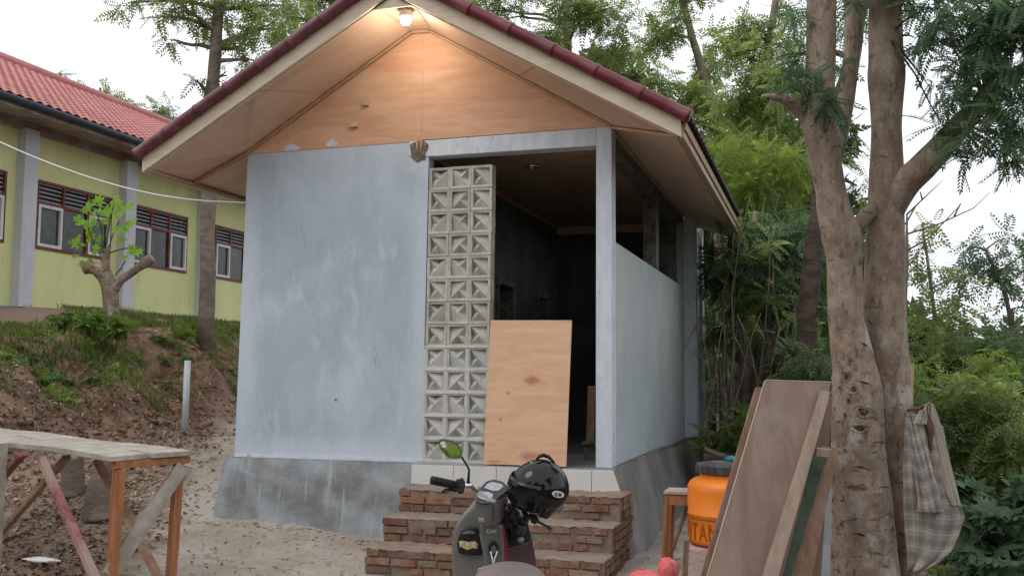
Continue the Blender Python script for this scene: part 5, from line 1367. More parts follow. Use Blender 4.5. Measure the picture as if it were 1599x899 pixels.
def cloth(rows, t, name, mat, th=.0025, foldamp=.014, seed=0, ncol=34, shear=0):
    """rows: (py, left px, right px) -> folded sheet with thickness"""
    g = G(); g.uv = []; ys_ = [r[0] for r in rows]; N = 70
    for i in range(N+1):
        py = ys_[0]+(ys_[-1]-ys_[0])*i/N
        lx = float(np.interp(py, ys_, [r[1] for r in rows])); rx = float(np.interp(py, ys_, [r[2] for r in rows]))
        for j in range(ncol+1):
            u = j/ncol; px = lx+(rx-lx)*u
            f = math.sin(u*11+seed+.012*py)*(.45+.55*i/N)+.5*math.sin(u*23+seed*2-.02*py)+.35*math.sin(py*.07+u*6+seed)
            edge = -abs(u-.5)**2*.10
            d = t+foldamp*f-edge*.5
            g.v.append(V(px, py, d)); g.uv.append((u*.34+(py-640)*shear, (py-640)*.0034+.015*math.sin(u*5+seed)))
    g.f = [(i*(ncol+1)+j, i*(ncol+1)+j+1, (i+1)*(ncol+1)+j+1, (i+1)*(ncol+1)+j) for i in range(N) for j in range(ncol)]
    o = g.build(name, M[mat], shirt, smooth=True, fixn=False)
    sm = o.modifiers.new('thickness', 'SOLIDIFY'); sm.thickness = th; return o
cloth([(652, 1414, 1444), (665, 1413, 1472), (686, 1412, 1476), (728, 1410, 1486), (775, 1410, 1497), (806, 1411, 1507), (833, 1413, 1498), (860, 1416, 1486), (878, 1416, 1466), (892, 1417, 1440)], ST, 'body', 'shirt', seed=1)
cloth([(630, 1448, 1456), (640, 1441, 1461), (665, 1452, 1470), (700, 1458, 1477), (735, 1463, 1487), (770, 1473, 1496), (790, 1484, 1500)], ST-.012, 'front_panel', 'shirt_plain', seed=4, foldamp=.003, th=.002)
cloth([(633, 1446, 1455), (650, 1443, 1459), (680, 1450, 1460), (700, 1451, 1455)], ST-.012, 'lining', 'shirt_in', seed=2, foldamp=.004, ncol=10)
cloth([(646, 1416, 1430), (665, 1416, 1443), (700, 1420, 1450), (740, 1428, 1458), (780, 1433, 1468), (800, 1431, 1475)], ST-.045, 'sleeve', 'shirt', seed=3, shear=-.001, foldamp=.008)
cloth([(640, 1436, 1446), (652, 1428, 1448), (662, 1424, 1446)], ST-.055, 'collar', 'shirt', seed=6, foldamp=.004, ncol=12)
g = G(); g.tube([V(1418, 640, 5.3), V(1436, 637, 5.2), V(1452, 629, 5.1)], .008, 8); g.build('stub', M['bark'], big, smooth=True)

# ------------------------------------------------------------------ scooter
Q = 4.3
sco = thing('scooter', 'grey motor scooter seen from behind, parked before the brick steps', 'scooter', tuple(V(780, 1010, Q+.1)))
def sb(g, name, mat, parent=None, **k): return g.build(name, M[mat], parent or sco, **k)
# leg shield: loft of horizontal rings
rows = [(770, 745, 800, .05), (786, 738, 806, .055), (800, 723, 815, .07), (814, 713.5, 822.5, .075), (828, 708, 828, .08), (846, 705.5, 832, .085), (874, 705, 837, .09), (899, 708, 840, .09), (940, 716, 838, .085), (985, 728, 826, .07)]
g = G(); n1 = 40
for (py, lx, rx, hd) in rows:
    cxp = (lx+rx)/2; hw = (rx-lx)/2
    for k in range(n1):
        a_ = 2*math.pi*k/n1; cx_, sy_ = math.cos(a_), math.sin(a_)
        ex = math.copysign(abs(cx_)**.8, cx_); 
        dep = hd*(abs(sy_)**.55)*(-.55 if sy_ < 0 else 1.0)
        tun = -.035*math.exp(-((cxp+hw*ex-770)/16.0)**2) if sy_ < 0 else 0   # centre tunnel swelling towards the rider
        g.v.append(V(cxp+hw*ex, py, Q+.10+dep+tun))
for i in range(len(rows)-1):
    for k in range(n1): g.f.append((i*n1+k, i*n1+(k+1) % n1, (i+1)*n1+(k+1) % n1, (i+1)*n1+k))
g.f.append(tuple(range(n1))); g.f.append(tuple((len(rows)-1)*n1+k for k in range(n1)))
shield = sb(g, 'leg_shield', 'gunmetal', smooth=True, sub=1)
def plate(poly, t, th, name, mat, parent=None, bevel=0, dt=None, **k):
    g = G(); P = [V(a, b, t+(dt(a) if dt else 0)) for a, b in poly]; g.prism(P, fwd*th); return sb(g, name, mat, parent, bevel=bevel, **k)
# right inner panel, with a plum reflection painted into its colour
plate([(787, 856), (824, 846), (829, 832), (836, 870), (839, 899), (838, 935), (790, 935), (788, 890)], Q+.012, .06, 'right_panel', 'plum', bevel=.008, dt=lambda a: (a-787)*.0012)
plate([(786, 811), (822, 806), (829, 838), (824, 848), (788, 857), (785, 840)], Q+.004, .03, 'open_pocket', 'black', bevel=.004, dt=lambda a: (a-787)*.0012)
plate([(784.5, 818), (788, 820), (791.5, 850), (793, 880), (791, 899), (788, 899), (787, 860)], Q-.008, .03, 'edge_trim', 'redstripe', bevel=.002)
plate([(788, 857), (823, 847), (825, 845), (824, 849), (789, 859.5)], Q-.004, .012, 'pocket_lip', 'chrome')
# centre column
plate([(750, 818), (786, 818), (788, 850), (790, 899), (789, 940), (757, 940), (755, 870), (748, 835)], Q-.012, .08, 'centre_column', 'gunmetal', bevel=.012)
# left pocket door, dark with sticker
pk = plate([(716, 838), (722, 827), (732, 823.5), (743, 824), (750, 832), (753, 866), (735, 867.5), (716, 864), (713.5, 850)], Q+.028, .03, 'pocket_cover', 'black', bevel=.006)
plate([(722, 831), (732, 828), (742, 830), (742, 833), (722, 834)], Q+.022, .006, 'cover_ridge', 'gunmetal', pk, bevel=.002)
stk = plate([(716.5, 845), (722, 843.5), (731, 846), (742, 844.5), (746, 848), (745, 856), (738, 855), (730, 858), (722, 854.5), (718, 851)], Q+.0225, .003, 'sticker', 'yellowp', pk)
rs = random.Random(8); acc = {}
for k in range(15):
    x = 718.5+k*1.75; y0 = 846.6+rs.uniform(-.6, .9); y1 = y0+rs.uniform(4.5, 7.2); mt = ['white', 'white', 'bluep', 'white', 'redp', 'white'][k % 6]; sk = rs.uniform(-1.0, 1.4)
    pts_ = [(x, y0), (x+rs.uniform(.9, 1.5), y0-.3), (x+1.1+sk, y1), (x+sk-.1, y1+.3)]
    acc.setdefault(mt, G()).prism([V(a, b, Q+.0212-.0002*(k % 3)) for a, b in pts_], fwd*.001)
pkc = {}
for mt, gg in acc.items():
    o = gg.build('sticker_lettering', M[mt], pk)
# key switch and lanyard
def ell(cx_, cy_, rx, ry, n=18, rot=0): return [(cx_+rx*math.cos(t_)*math.cos(rot)-ry*math.sin(t_)*math.sin(rot), cy_+rx*math.cos(t_)*math.sin(rot)+ry*math.sin(t_)*math.cos(rot)) for t_ in [2*math.pi*i/n for i in range(n)]]
ks = plate(ell(770.5, 856, 8.5, 11.5), Q-.022, .02, 'key_switch', 'black', bevel=.003)
plate(ell(771, 858, 4, 6.5), Q-.03, .012, 'key_hole', 'gunmetal', ks, bevel=.001)
g = G(); g.tube([V(766, 860, Q-.035), V(769, 872, Q-.045), V(770, 881, Q-.05)], .0028, 6); g.tube([V(777, 859, Q-.035), V(773, 870, Q-.045), V(770, 881, Q-.05)], .0028, 6); sb(g, 'key_cord', 'white', smooth=True)
# logo on the column top: two linked letters like "DX"
for ch, px in (('D', 763.5), ('X', 771.5)):
    cu = bpy.data.curves.new('logo_letter', 'FONT'); cu.body = ch; cu.size = .026; cu.extrude = .0012; cu.align_x = 'CENTER'
    to = link(bpy.data.objects.new('logo_letter', cu)); dg = bpy.context.evaluated_depsgraph_get(); me = bpy.data.meshes.new_from_object(to.evaluated_get(dg)); bpy.data.objects.remove(to)
    o = link(bpy.data.objects.new('logo_letter', me)); me.materials.clear(); me.materials.append(M['white']); o.parent = sco
    mm_ = Matrix((CR, (CU+CR*.15).normalized(), -fwd)).transposed().to_4x4(); mm_.translation = V(px, 831.5, Q-.0145)-rootloc(sco); mm_ = mm_ @ Matrix.Diagonal((1.25, .85, 1, 1)); o.matrix_local = mm_
# instrument pod: angular housing, turned so its right flank shows
near, far = Q-.10, Q+.06
g = G(); g.hull([V(742, 784, near+.01), V(769, 784, near-.02), V(769.5, 821, near+.02), V(750, 821.5, near+.03), V(744, 812, near+.03),
                 V(794, 766, far-.02), V(794.5, 799, far-.02), V(782, 815, near+.06), V(744, 770, near+.03), V(757, 751, far), V(786, 752.5, far+.02), V(793, 760, far+.01), V(770, 748.5, far+.02), V(741, 778, near+.04), V(775, 782, near-.01)])
pod = sb(g, 'instrument_pod', 'gunmetal', bevel=.007)
def ontop(px, py):   # dial plane runs from the near lower lip to the far upper edge
    t = (784-py)/36.0; return near-.008+t*(far-near)
def dial(poly, off, th, name, mat, bevel=0):
    g = G(); g.prism([V(a, b, ontop(a, b)+off) for a, b in poly], fwd*th-Vector((0, 0, th*.6))); return sb(g, name, mat, pod, bevel=bevel)
dial([(744, 772), (750, 761), (760, 750.5), (771, 747.5), (786, 751.5), (793.5, 760.5), (793.5, 765), (774, 780), (768, 785), (751, 786), (744.5, 782)], -.010, .012, 'dial_surround', 'gloss_black', .003)
dial([(755.5, 761), (761.5, 754), (769, 751.5), (783.5, 755), (786.5, 758.5), (778.5, 765.5), (770, 766)], -.0145, .004, 'dial_glass', 'lcd', .001)
dial([(748.5, 774.5), (752.5, 767), (762, 767), (769.5, 770.5), (769.5, 774), (764.5, 779), (756, 780), (749.5, 777.5)], -.0145, .004, 'dial_glass', 'lcd', .001)
plate([(771, 785), (775.5, 781.5), (794, 765.5), (794.5, 768), (776, 784.5), (774.5, 819), (770.5, 820)], near-.022, .008, 'pod_edge_trim', 'gunmetal', pod, bevel=.002, dt=lambda a: (a-770)*.0058)  # raised edge strip in the pod's own gunmetal
plate([(747, 808), (756, 808.5), (757, 815), (748, 813.5)], near+.008, .004, 'pod_badge', 'chrome', pod, bevel=.001)
# handlebar
g = G(); g.tube([V(722, 759, Q-.05), V(735, 757, Q-.02), V(746, 768, Q), V(765, 785, Q+.02), V(792, 785, Q+.05), V(806, 782, Q+.07), V(835, 784, Q+.06)], .0125, 12); sb(g, 'handlebar', 'chrome', smooth=True)
g = G(); g.tube([V(673, 749, Q-.13), V(675, 749.3, Q-.128), V(677, 749.6, Q-.125), V(712, 757, Q-.065)], [.016, .019, .0165, .0165], 16); 
for k in range(9): 
    a_ = V(679+k*3.4, 750+k*.73, Q-.122+k*.006); b_ = V(680.4+k*3.4, 750.3+k*.73, Q-.12+k*.006); g.tube([a_, b_], .0182, 14)
sb(g, 'grip', 'rubber', smooth=True)
g = G(); g.tube([V(829, 783, Q+.06), V(866, 792, Q+.02)], .017, 14); sb(g, 'grip', 'rubber', smooth=True)
g = G(); g.hull([V(a, b, t) for a, b, t in ((711, 749, Q-.09), (723, 745, Q-.07), (727, 757, Q-.06), (724, 770, Q-.08), (716, 771, Q-.09), (710, 763, Q-.08), (712, 748, Q-.02), (726, 750, Q-.01), (722, 768, Q-.02))])
sw = sb(g, 'switch_housing', 'black', bevel=.004)
for (px, py) in ((716, 753), (720, 760), (716, 765)):
    g = G(); c = V(px, py, Q-.095); g.box(c, (.014, .012, .010)); g.build('switch_button', M['rubber'], sw, bevel=.002)
g = G(); g.tube([V(712, 766, Q-.05), V(703, 763.5, Q-.075), V(695, 764, Q-.095), V(691.5, 768, Q-.11)], [.006, .0055, .005, .006], 8); sb(g, 'brake_lever', 'black', smooth=True)
lv = G(); lv.tube([V(817, 798, Q-.02), V(829, 809, Q-.05), V(842, 815, Q-.07), V(856, 822, Q-.09)], [.009, .0075, .006, .005], 10); lv.lathe(V(857.5, 823, Q-.09)-Vector((0, 0, .009)), [(.004, 0), (.009, .004), (.010, .010), (.007, .017)], 12); sb(lv, 'brake_lever', 'black', smooth=True)
g = G(); g.hull([V(a, b, t) for a, b, t in ((826, 800, Q-.04), (838, 803, Q-.045), (842, 812, Q-.05), (836, 819, Q-.05), (829, 816, Q-.05), (828, 802, Q), (840, 808, Q))]); sb(g, 'lever_bracket', 'black', bevel=.004)
g = G(); g.hull([V(a, b, t) for a, b, t in ((812, 772, Q), (826, 775, Q-.01), (830, 790, Q), (818, 800, Q-.01), (806, 792, Q), (812, 776, Q+.05), (826, 792, Q+.05))]); sb(g, 'switch_housing', 'black', bevel=.004)
# cables, horn and fork clutter in the open area right of the pod
g = G(); rs = random.Random(12)
for k in range(9):
    a_ = V(rs.uniform(786, 800), rs.uniform(785, 800), Q+rs.uniform(-.02, .03)); b_ = V(rs.uniform(795, 822), rs.uniform(822, 850), Q+rs.uniform(-.02, .02)); g.tube(bend(a_, b_, .22, 7, k), .0045, 7)
sb(g, 'control_cable', 'rubber', smooth=True)
g = G(); g.tube([V(786, 788, Q-.01), V(792, 783, Q-.03), V(800, 785, Q-.03), V(806, 793, Q-.02), V(816, 795, Q-.02)], .0045, 8); sb(g, 'clamp_arm', 'chrome', smooth=True)
for (px, py, r, mt) in ((801, 806, .022, 'black'), (812, 826, .026, 'black'), (795, 818, .018, 'rubber'), (812, 842, .014, 'gunmetal'), (790, 793, .018, 'plum'), (806, 815, .016, 'rubber'), (819, 812, .015, 'black')):
    g = G(); c = V(px, py, Q-.005); ax = (CR*random.uniform(-1, 1)-fwd).normalized(); g.lathe(c, [(r*.7, -.02), (r, -.012), (r, .012), (r*.75, .02), (r*.3, .022)], 16, axis=tuple(ax)); sb(g, 'fork_fitting', mt, smooth=False, bevel=.002)
# mirror
g = G(); g.tube([V(731, 757, Q-.03), V(731.5, 748, Q-.03), V(732.5, 733, Q-.04), V(728, 724, Q-.05), V(721, 713, Q-.06)], [.009, .006, .0045, .0045, .005], 10); ms_ = sb(g, 'mirror_stem', 'black', smooth=True)
mp_ = [(685, 688), (692, 686.5), (704, 689), (713, 694), (719, 701), (722, 710), (718, 715.5), (708, 717), (698, 713), (690, 705), (686, 696)]
mtilt = lambda a, b: Q-.07-(a-703)*.0003-(b-702)*.0006
g = G(); g.prism([V(a, b, mtilt(a, b)) for a, b in mp_], fwd*.022+Vector((0, 0, .004))); mh = sb(g, 'mirror_housing', 'black', bevel=.004)
g = G(); g.prism([V(703+(a-703)*.92, 702+(b-702)*.90, mtilt(a, b)-.0022) for a, b in mp_], fwd*.0025); g.build('mirror_glass', M['mirror'], mh)
# seat, body, floor board, wheels (mostly below the frame)
g = G(); sv = []
for i in range(9):
    u = i/8; t = 4.02-.62*u; w_ = [.02, .085, .115, .13, .14, .145, .145, .14, .12][i]
    ctr = V(797-18*u*0, 884+6*u, 4.02); cz = V(797, 878, 3.95).z-.0; base = V(797, 890, t)
    for k in range(16):
        a_ = math.pi*2*k/16; x = math.cos(a_)*w_; z = math.sin(a_)*(.05 if math.sin(a_) > 0 else .06)*(min(1, .4+u*2))
        sv.append(base+rgt*x+Vector((0, 0, cz-base.z-.035+z+.02*math.sin(u*3))))
for i in range(8):
    for k in range(16): g.f.append((i*16+k, i*16+(k+1) % 16, (i+1)*16+(k+1) % 16, (i+1)*16+k))
g.v = sv; g.f.append(tuple(range(16))); g.f.append(tuple(8*16+k for k in range(16)))
sb(g, 'seat', 'seat', smooth=True, sub=1)
plate([(744, 899), (746, 888), (758, 884), (764, 883), (755, 899), (752, 908)], 3.99, .012, 'pale_trim', 'lcd', bevel=.002)
gr = -.74
hd = Vector((fwd.x, fwd.y, 0)).normalized(); o0 = V(790, 900, 4.0); o0.z = 0
g = G(); g.hull([o0+hd*a+rgt*b+Vector((0, 0, c)) for a, b, c in ((-.05, .12, -.12), (-.05, -.12, -.12), (-.6, .13, -.08), (-.6, -.13, -.08), (-.75, .06, -.2), (-.75, -.06, -.2), (0, .14, -.42), (0, -.14, -.42), (-.6, .12, -.35), (-.6, -.12, -.35))]); sb(g, 'rear_body', 'gunmetal', bevel=.01)
g = G(); g.hull([o0+hd*a+rgt*b+Vector((0, 0, c)) for a, b, c in ((-.05, .14, -.42), (-.05, -.14, -.42), (.42, .14, -.42), (.42, -.14, -.42), (.42, .13, -.48), (.42, -.13, -.48), (-.05, .13, -.5), (-.05, -.13, -.5))]); sb(g, 'floor_board', 'black', bevel=.006)
for a_ in (.62, -.55):
    c = o0+hd*a_; c.z = gr+.22; g = G(); g.lathe(c, [(.13, -.045), (.19, -.05), (.215, -.03), (.222, 0), (.215, .03), (.19, .05), (.13, .045)], 36, axis=tuple(rgt)); wl = sb(g, 'wheel', 'rubber', smooth=True)
    g = G(); g.lathe(c, [(.03, -.052), (.128, -.04), (.132, 0), (.128, .04), (.03, .052)], 24, axis=tuple(rgt)); g.build('rim', M['chrome'], wl, smooth=False)
g = G(); c = o0+hd*.6; g.hull([c+hd*a+rgt*b+Vector((0, 0, d)) for a, b, d in ((.2, .05, -.28), (.2, -.05, -.28), (0, .07, -.24), (0, -.07, -.24), (-.2, .06, -.3), (-.2, -.06, -.3), (.1, .06, -.36), (.1, -.06, -.36), (-.15, .06, -.38), (-.15, -.06, -.38))]); sb(g, 'front_mudguard', 'gunmetal', bevel=.01)
g = G(); g.tube([o0+hd*.35+Vector((0, 0, .0)), o0+hd*.62+Vector((0, 0, gr+.24))], .03, 12); sb(g, 'fork', 'chrome', smooth=True)
g = G(); g.beam(o0+hd*-.2-rgt*.12+Vector((0, 0, -.5)), o0+hd*-.15-rgt*.3+Vector((0, 0, gr+.01)), .02, .02); sb(g, 'side_stand', 'black')

# ------------------------------------------------------------------ helmet hung on the right grip
HC = V(842, 762, Q-.02)
hel = thing('helmet', 'glossy black open face helmet hung on the right handlebar grip', 'helmet', tuple(HC-Vector((0, 0, .12))))
bm = bmesh.new(); bmesh.ops.create_uvsphere(bm, u_segments=56, v_segments=40, radius=1)
ax_up = (CU*.94+CR*.18-fwd*.12).normalized(); ax_fr = (-CR*.93+CU*.1-fwd*.35); ax_fr = (ax_fr-ax_up*ax_fr.dot(ax_up)).normalized(); ax_sd = ax_up.cross(ax_fr)
kill = []
for f in bm.faces:
    c = f.calc_center_median()
    # local axes: z up, x front(face opening), y side
    if c.z < -.62: kill.append(f)
    elif c.x > .28 and c.z < .18-.25*(1-c.x) and abs(c.y) < .78: kill.append(f)
bmesh.ops.delete(bm, geom=kill, context='FACES')
S3 = Vector((.129, .112, .125))
for v in bm.verts:
    c = v.co; bulge = 1+.03*math.exp(-((c.z+.1)**2)*6)-(.04 if c.z < -.4 else 0)
    p = Vector((c.x*S3.x*bulge, c.y*S3.y*bulge, c.z*S3.z)); v.co = ax_fr*p.x+ax_sd*p.y+ax_up*p.z+HC-Vector(hel.location)
me = bpy.data.meshes.new('shell'); bmesh.ops.recalc_face_normals(bm, faces=bm.faces); bm.to_mesh(me); bm.free(); me.materials.append(M['gloss_black']); me.polygons.foreach_set('use_smooth', [True]*len(me.polygons))
sh = link(bpy.data.objects.new('shell', me)); sh.parent = hel; s_ = sh.modifiers.new('thickness', 'SOLIDIFY'); s_.thickness = .008; s_.offset = -1
def hp(x, y, z): return HC+ax_fr*x+ax_sd*y+ax_up*z
g = G()
for i in range(9):
    for k in range(18):
        th_ = math.pi*i/8; a_ = 2*math.pi*k/18; g.v.append(hp(.105*math.sin(th_)*math.cos(a_)-.012, .095*math.sin(th_)*math.sin(a_), .105*math.cos(th_)))
for i in range(8):
    for k in range(18): g.f.append((i*18+k, i*18+(k+1) % 18, (i+1)*18+(k+1) % 18, (i+1)*18+k))
g.build('liner', M['rubber'], hel, smooth=True)
# visor band
g = G()
for i in range(8):
    for k in range(21):
        a_ = R_(-75+150*k/20); z = .045-.125*i/7; rr_ = 1.045; s_ = math.sqrt(max(.05, 1-(z/.125)**2))
        g.v.append(hp(.129*rr_*s_*math.cos(a_)+.008, .112*rr_*s_*math.sin(a_), z))
g.f = [(i*21+k, i*21+k+1, (i+1)*21+k+1, (i+1)*21+k) for i in range(7) for k in range(20)]
vo = g.build('visor', M['gloss_black'], hel, smooth=True); s_ = vo.modifiers.new('thickness', 'SOLIDIFY'); s_.thickness = .003
g = G(); g.hull([V(a, b, t) for a, b, t in ((836, 786, Q-.10), (858, 785, Q-.10), (876, 790, Q-.07), (862, 797, Q-.09), (854, 811, Q-.06), (842, 806, Q-.08), (834, 798, Q-.06), (840, 790, Q+.02), (866, 794, Q+.02), (852, 808, Q+.02))]); g.build('cheek_pad', M['black'], hel, bevel=.008)
g = G(); g.tube([V(838, 717, Q-.06), V(842, 712, Q-.05), V(849, 710, Q-.03), V(857, 713, Q-.03), V(866, 722, Q-.05)], [.005, .008, .0085, .008, .004], 10); g.build('air_vent', M['gloss_black'], hel, smooth=True)
g = G(); g.tube([V(818, 790, Q-.09), V(822, 775, Q-.12), V(828, 770, Q-.12), V(824, 786, Q-.11), V(820, 797, Q-.09)], .0045, 8); g.build('chin_strap', M['rubber'], hel, smooth=True)
def on_shell(px, py):
    """front intersection of the view ray with the helmet ellipsoid"""
    d = (V(px, py, 1)-CAM); o_ = CAM-HC; A = [ax_fr, ax_sd, ax_up]; s3 = (S3.x*1.03, S3.y*1.03, S3.z)
    D_ = Vector([d.dot(A[i])/s3[i] for i in range(3)]); O_ = Vector([o_.dot(A[i])/s3[i] for i in range(3)])
    a_, b_, c_ = D_.dot(D_), 2*D_.dot(O_), O_.dot(O_)-1; dis = max(b_*b_-4*a_*c_, 0); return CAM+d*((-b_-math.sqrt(dis))/(2*a_))
g = G(); pe = ell(871.5, 771, 9.5, 5.2, 26, .16); ce = on_shell(871.5, 771)
P = [on_shell(a, b)-fwd*.004 for a, b in pe]; g.prism(P, fwd*.003); bd = g.build('badge', M['white'], hel)
for k, (ch, px) in enumerate((('G', 868.2), ('M', 874.6))):
    cu = bpy.data.curves.new('badge_letter', 'FONT'); cu.body = ch; cu.size = .021; cu.extrude = .0006; cu.align_x = 'CENTER'; cu.align_y = 'CENTER'; cu.offset = .0008
    to = link(bpy.data.objects.new('badge_letter', cu)); dg = bpy.context.evaluated_depsgraph_get(); me = bpy.data.meshes.new_from_object(to.evaluated_get(dg)); bpy.data.objects.remove(to)
    o = link(bpy.data.objects.new('badge_letter', me)); me.materials.clear(); me.materials.append(M['black']); o.parent = bd
    n_b = (P[0]-ce).cross(P[6]-ce).normalized(); n_b = n_b if n_b.dot(fwd) < 0 else -n_b
    xx = (P[0]-P[13]).normalized(); yy_ = n_b.cross(xx)
    mm_ = Matrix((xx, yy_, n_b)).transposed().to_4x4(); mm_.translation = on_shell(px, 771.3+.5*k)-fwd*.006-rootloc(bd); o.matrix_local = mm_

# ------------------------------------------------------------------ ground cover and debris
def scatter_quads(name, P, size, mat, label, cat, up=.5, asp=.6, curl=.3):
    n = len(P); a_ = rng.uniform(0, 6.28, n); s_ = size*rng.uniform(.5, 1.4, n)
    d = np.stack([np.cos(a_), np.sin(a_), rng.normal(0, up, n)], 1); d /= np.linalg.norm(d, axis=1, keepdims=True)
    u = np.stack([-np.sin(a_), np.cos(a_), rng.normal(0, up, n)], 1); u /= np.linalg.norm(u, axis=1, keepdims=True)
    z = np.array([0, 0, 1.0])*(curl*s_)[:, None]*rng.uniform(0, 1, (n, 1))
    v = np.stack([P-d*s_[:, None]*.5, P+u*s_[:, None]*asp*.5+z, P+d*s_[:, None]*.5, P-u*s_[:, None]*asp*.5+z], 1).reshape(-1, 3)
    f = np.arange(4*n).reshape(n, 4); o = npmesh(name, v, f, mat); tag(o, kind='stuff', label=label, cat=cat); return o
def onground(x, y, dz=.006): return np.stack([x, y, gz(x, y)+dz+rng.uniform(0, .012, len(x))], 1)
n = 15000; x = rng.uniform(-3.9, -.2, n); y = rng.uniform(-3.2, 6.5, n)
k = (x+.58*y+rng.normal(0, .35, n)) < -.8; scatter_quads('leaf_litter', onground(x[k], y[k]), .055, M['litter'], 'dry brown leaf litter strewn over the soil on the left', 'leaf litter')
n = 1500; x = rng.uniform(-1.5, 6, n); y = rng.uniform(-3.5, 1.2, n); k = ~((x > -.25) & (x < 3.6) & (y > -.2)) & ~((x > 1.6) & (x < 3.55) & (y > -1.1))
scatter_quads('loose_leaves', onground(x[k], y[k]), .03, M['litter'], 'scattered dead leaves and chips on the sandy ground', 'leaves')
# stones and cement crumbs on the sand
st_ = G(); rs = random.Random(31)
for k in range(260):
    x = rs.uniform(-1.6, 1.7); y = rs.uniform(-1.9, -.25) if k < 110 else rs.uniform(-.5, 1.5)
    if k < 45: y = rs.uniform(-.27, -.20); x = rs.uniform(-.2, 1.65)
    elif y > -.2 and x > -.25: continue
    r_ = rs.uniform(.006, .022); c = Vector((x, y, gzf(x, y)+r_*.3)); b0 = len(st_.v)
    bm = bmesh.new(); bmesh.ops.create_icosphere(bm, subdivisions=1, radius=r_)
    for v in bm.verts: v.co = Vector((v.co.x*rs.uniform(.8, 1.5), v.co.y*rs.uniform(.7, 1.2), v.co.z*.6))+c
    bm.verts.index_update(); st_.v += [v.co.copy() for v in bm.verts]; st_.f += [tuple(b0+v.index for v in f.verts) for f in bm.faces]; bm.free()
tag(st_.build('pebbles', M['stone'], None, kind='stuff'), 'pale pebbles and cement crumbs on the sand before the house', 'pebbles')
# low cement hump left of the house corner
g = G(); 
for k, (px, py, r_) in enumerate(((52, 873, .07), (78, 877, .06))):
    pass
crumple('litter_scrap', onz(66, 874, -.69), (.14, .06, .018), M['white'], 'torn white plastic scrap lying on the soil under the bench', 'scrap', 3)
# grass on the bank
n = 60000; x = rng.uniform(-6.9, -3.35, n); y = rng.uniform(1.0, 14, n)
dens = (vnoise(x, y, 1.1, 3)+vnoise(x, y, 2.7, 1)*.8+vnoise(x, y, 7, 2)*.5+rng.normal(0, .35, n)); lim = -.3+1.2*np.clip((x+4.1)/.7, 0, 2)+2.6*np.clip((-5.3-x)/.8, 0, 2)*(y < 5.5)
k = dens > lim; x, y = x[k], y[k]; n = len(x); P = np.stack([x, y, gz(x, y)], 1)
h = rng.uniform(.04, .19, n)*(1+.6*vnoise(x, y, 1.6, 6))*(1-.55*np.clip((-5.2-x)/1.2, 0, 1)); a_ = rng.uniform(0, 6.28, n); wv = .006+rng.uniform(0, .006, n)
lean = np.stack([np.cos(a_), np.sin(a_), np.zeros(n)], 1)*(h*rng.uniform(.1, .7, n))[:, None]; sd2 = np.stack([-np.sin(a_), np.cos(a_), np.zeros(n)], 1)*wv[:, None]
mid_ = P+lean*.35+np.array([0, 0, 1])*(h*.6)[:, None]; tip = P+lean+np.array([0, 0, 1])*h[:, None]
v = np.stack([P-sd2, P+sd2, mid_+sd2*.8, mid_-sd2*.8, tip], 1)
vv = np.stack([v[:, 0], v[:, 1], v[:, 2], v[:, 3]], 1).reshape(-1, 3); f1 = np.arange(4*n).reshape(n, 4)
vv2 = np.stack([v[:, 3], v[:, 2], v[:, 4]+sd2*.1, v[:, 4]], 1).reshape(-1, 3)
o = npmesh('grass', np.concatenate([vv, vv2]), np.concatenate([f1, f1+4*n]), M['grass']); tag(o, kind='stuff', label='uneven green grass growing on the top of the bank', cat='grass')
wc = []
rs = random.Random(77)
for k in range(210):
    x = rs.uniform(-5.6, -3.7); y = rs.uniform(1.5, 12.5)
    if x < -5.3: continue
    wc.append(((x, y, gzf(x, y)+.03), rs.uniform(.08, .17)))
o = crown('weeds', wc, T_WEED, M['weed'], None, 55); tag(o, kind='stuff', label='leafy weeds mixed through the grass on the bank', cat='weeds')
tree('weed_clump', 'taller leafy weed clump in front of the pollarded tree', 'weed', [gp(118, 500, 13.4), V(118, 492, 13.4)], (.01, .006), C((112, 492, 13.4, .16), (135, 500, 13.2, .2), (100, 498, 13.4, .12), (165, 510, 13.2, .2), (195, 512, 13.2, .16)), T_WEED, 'weed', dens=150)
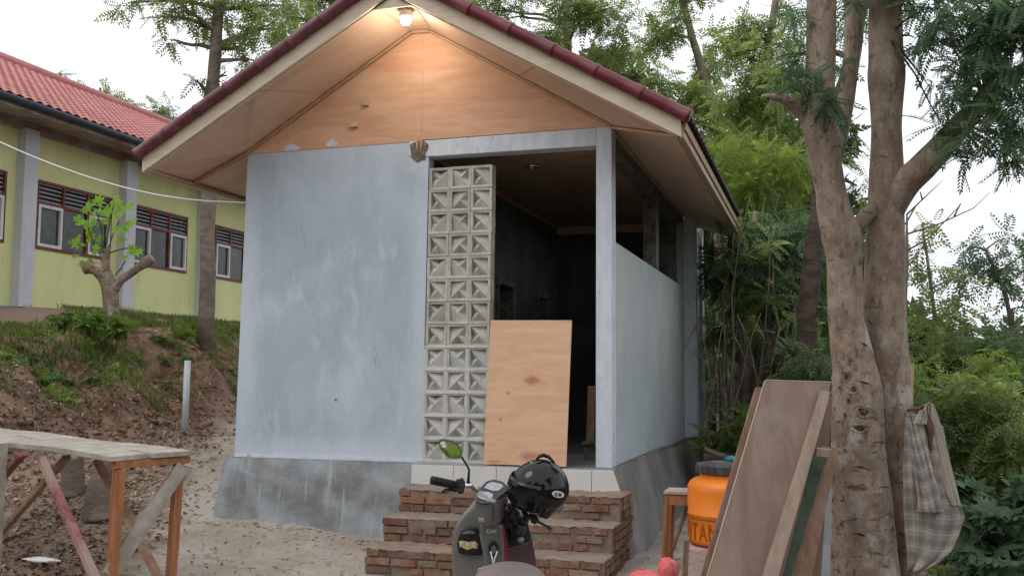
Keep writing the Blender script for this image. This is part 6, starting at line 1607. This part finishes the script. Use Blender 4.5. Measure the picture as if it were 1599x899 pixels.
# roots hanging out of the cut face
g = G(); rs = random.Random(5)
for k in range(90):
    y = rs.uniform(.5, 9); x = rs.uniform(-4.4, -3.2); pts = []; p = Vector((x, y, gzf(x, y)+.02)); d = Vector((rs.uniform(.1, .6), rs.uniform(-.8, .8), -rs.uniform(.2, .9))).normalized()
    for i in range(7):
        pts.append(p.copy()); p = p+d*rs.uniform(.05, .12); p.z = max(gzf(p.x, p.y)+.015, p.z) if rs.random() < .6 else gzf(p.x, p.y)+rs.uniform(.01, .06)
        d = (d+Vector((rs.uniform(-.4, .4), rs.uniform(-.5, .5), rs.uniform(-.3, .2)))).normalized()
    r_ = rs.uniform(.004, .013); g.tube(pts, [r_*(1-.8*i/6) for i in range(7)], 5)
tag(g.build('exposed_roots', M['root'], None, kind='stuff', smooth=True), 'dry roots sticking out of the cut earth bank', 'roots')
n = 1300; x = rng.uniform(-4.8, -2.9, n); y = rng.uniform(-1, 11, n); scatter_quads('bank_debris', onground(x, y), .06, M['litter'], 'dead leaves and clods caught on the bank face', 'debris', up=.8)
# clods on the cut face
cg = G(); rs = random.Random(91)
for k in range(260):
    x = rs.uniform(-4.3, -2.7); y = rs.uniform(.2, 10); r_ = rs.uniform(.015, .07); c = Vector((x, y, gzf(x, y))); b0 = len(cg.v)
    bm = bmesh.new(); bmesh.ops.create_icosphere(bm, subdivisions=1, radius=r_)
    for v in bm.verts: v.co = Vector((v.co.x*rs.uniform(.6, 1.5), v.co.y*rs.uniform(.6, 1.5), v.co.z*rs.uniform(.4, 1)))+c
    bm.verts.index_update(); cg.v += [v.co.copy() for v in bm.verts]; cg.f += [tuple(b0+v.index for v in f.verts) for f in bm.faces]; bm.free()
tag(cg.build('earth_clods', M['ground'], None, kind='stuff'), 'loose earth clods on the cut face of the bank', 'clods')
# ground cover under the right-hand trees
wc = [((x_, y_, gzf(x_, y_)+.05), rs.uniform(.12, .3)) for x_, y_ in [(rs.uniform(4.6, 9.5), rs.uniform(.5, 9)) for _ in range(150)]]
o = crown('ground_cover', wc, T_BROAD, M['leaf_dark'], None, 26); tag(o, kind='stuff', label='low leafy ground cover under the trees on the right', cat='ground cover')
print('foliage tris', TRI[0], 'objects', len(bpy.data.objects), 'total tris', sum(len(o.data.loops)-2*len(o.data.polygons) for o in bpy.data.objects if o.type=='MESH'))
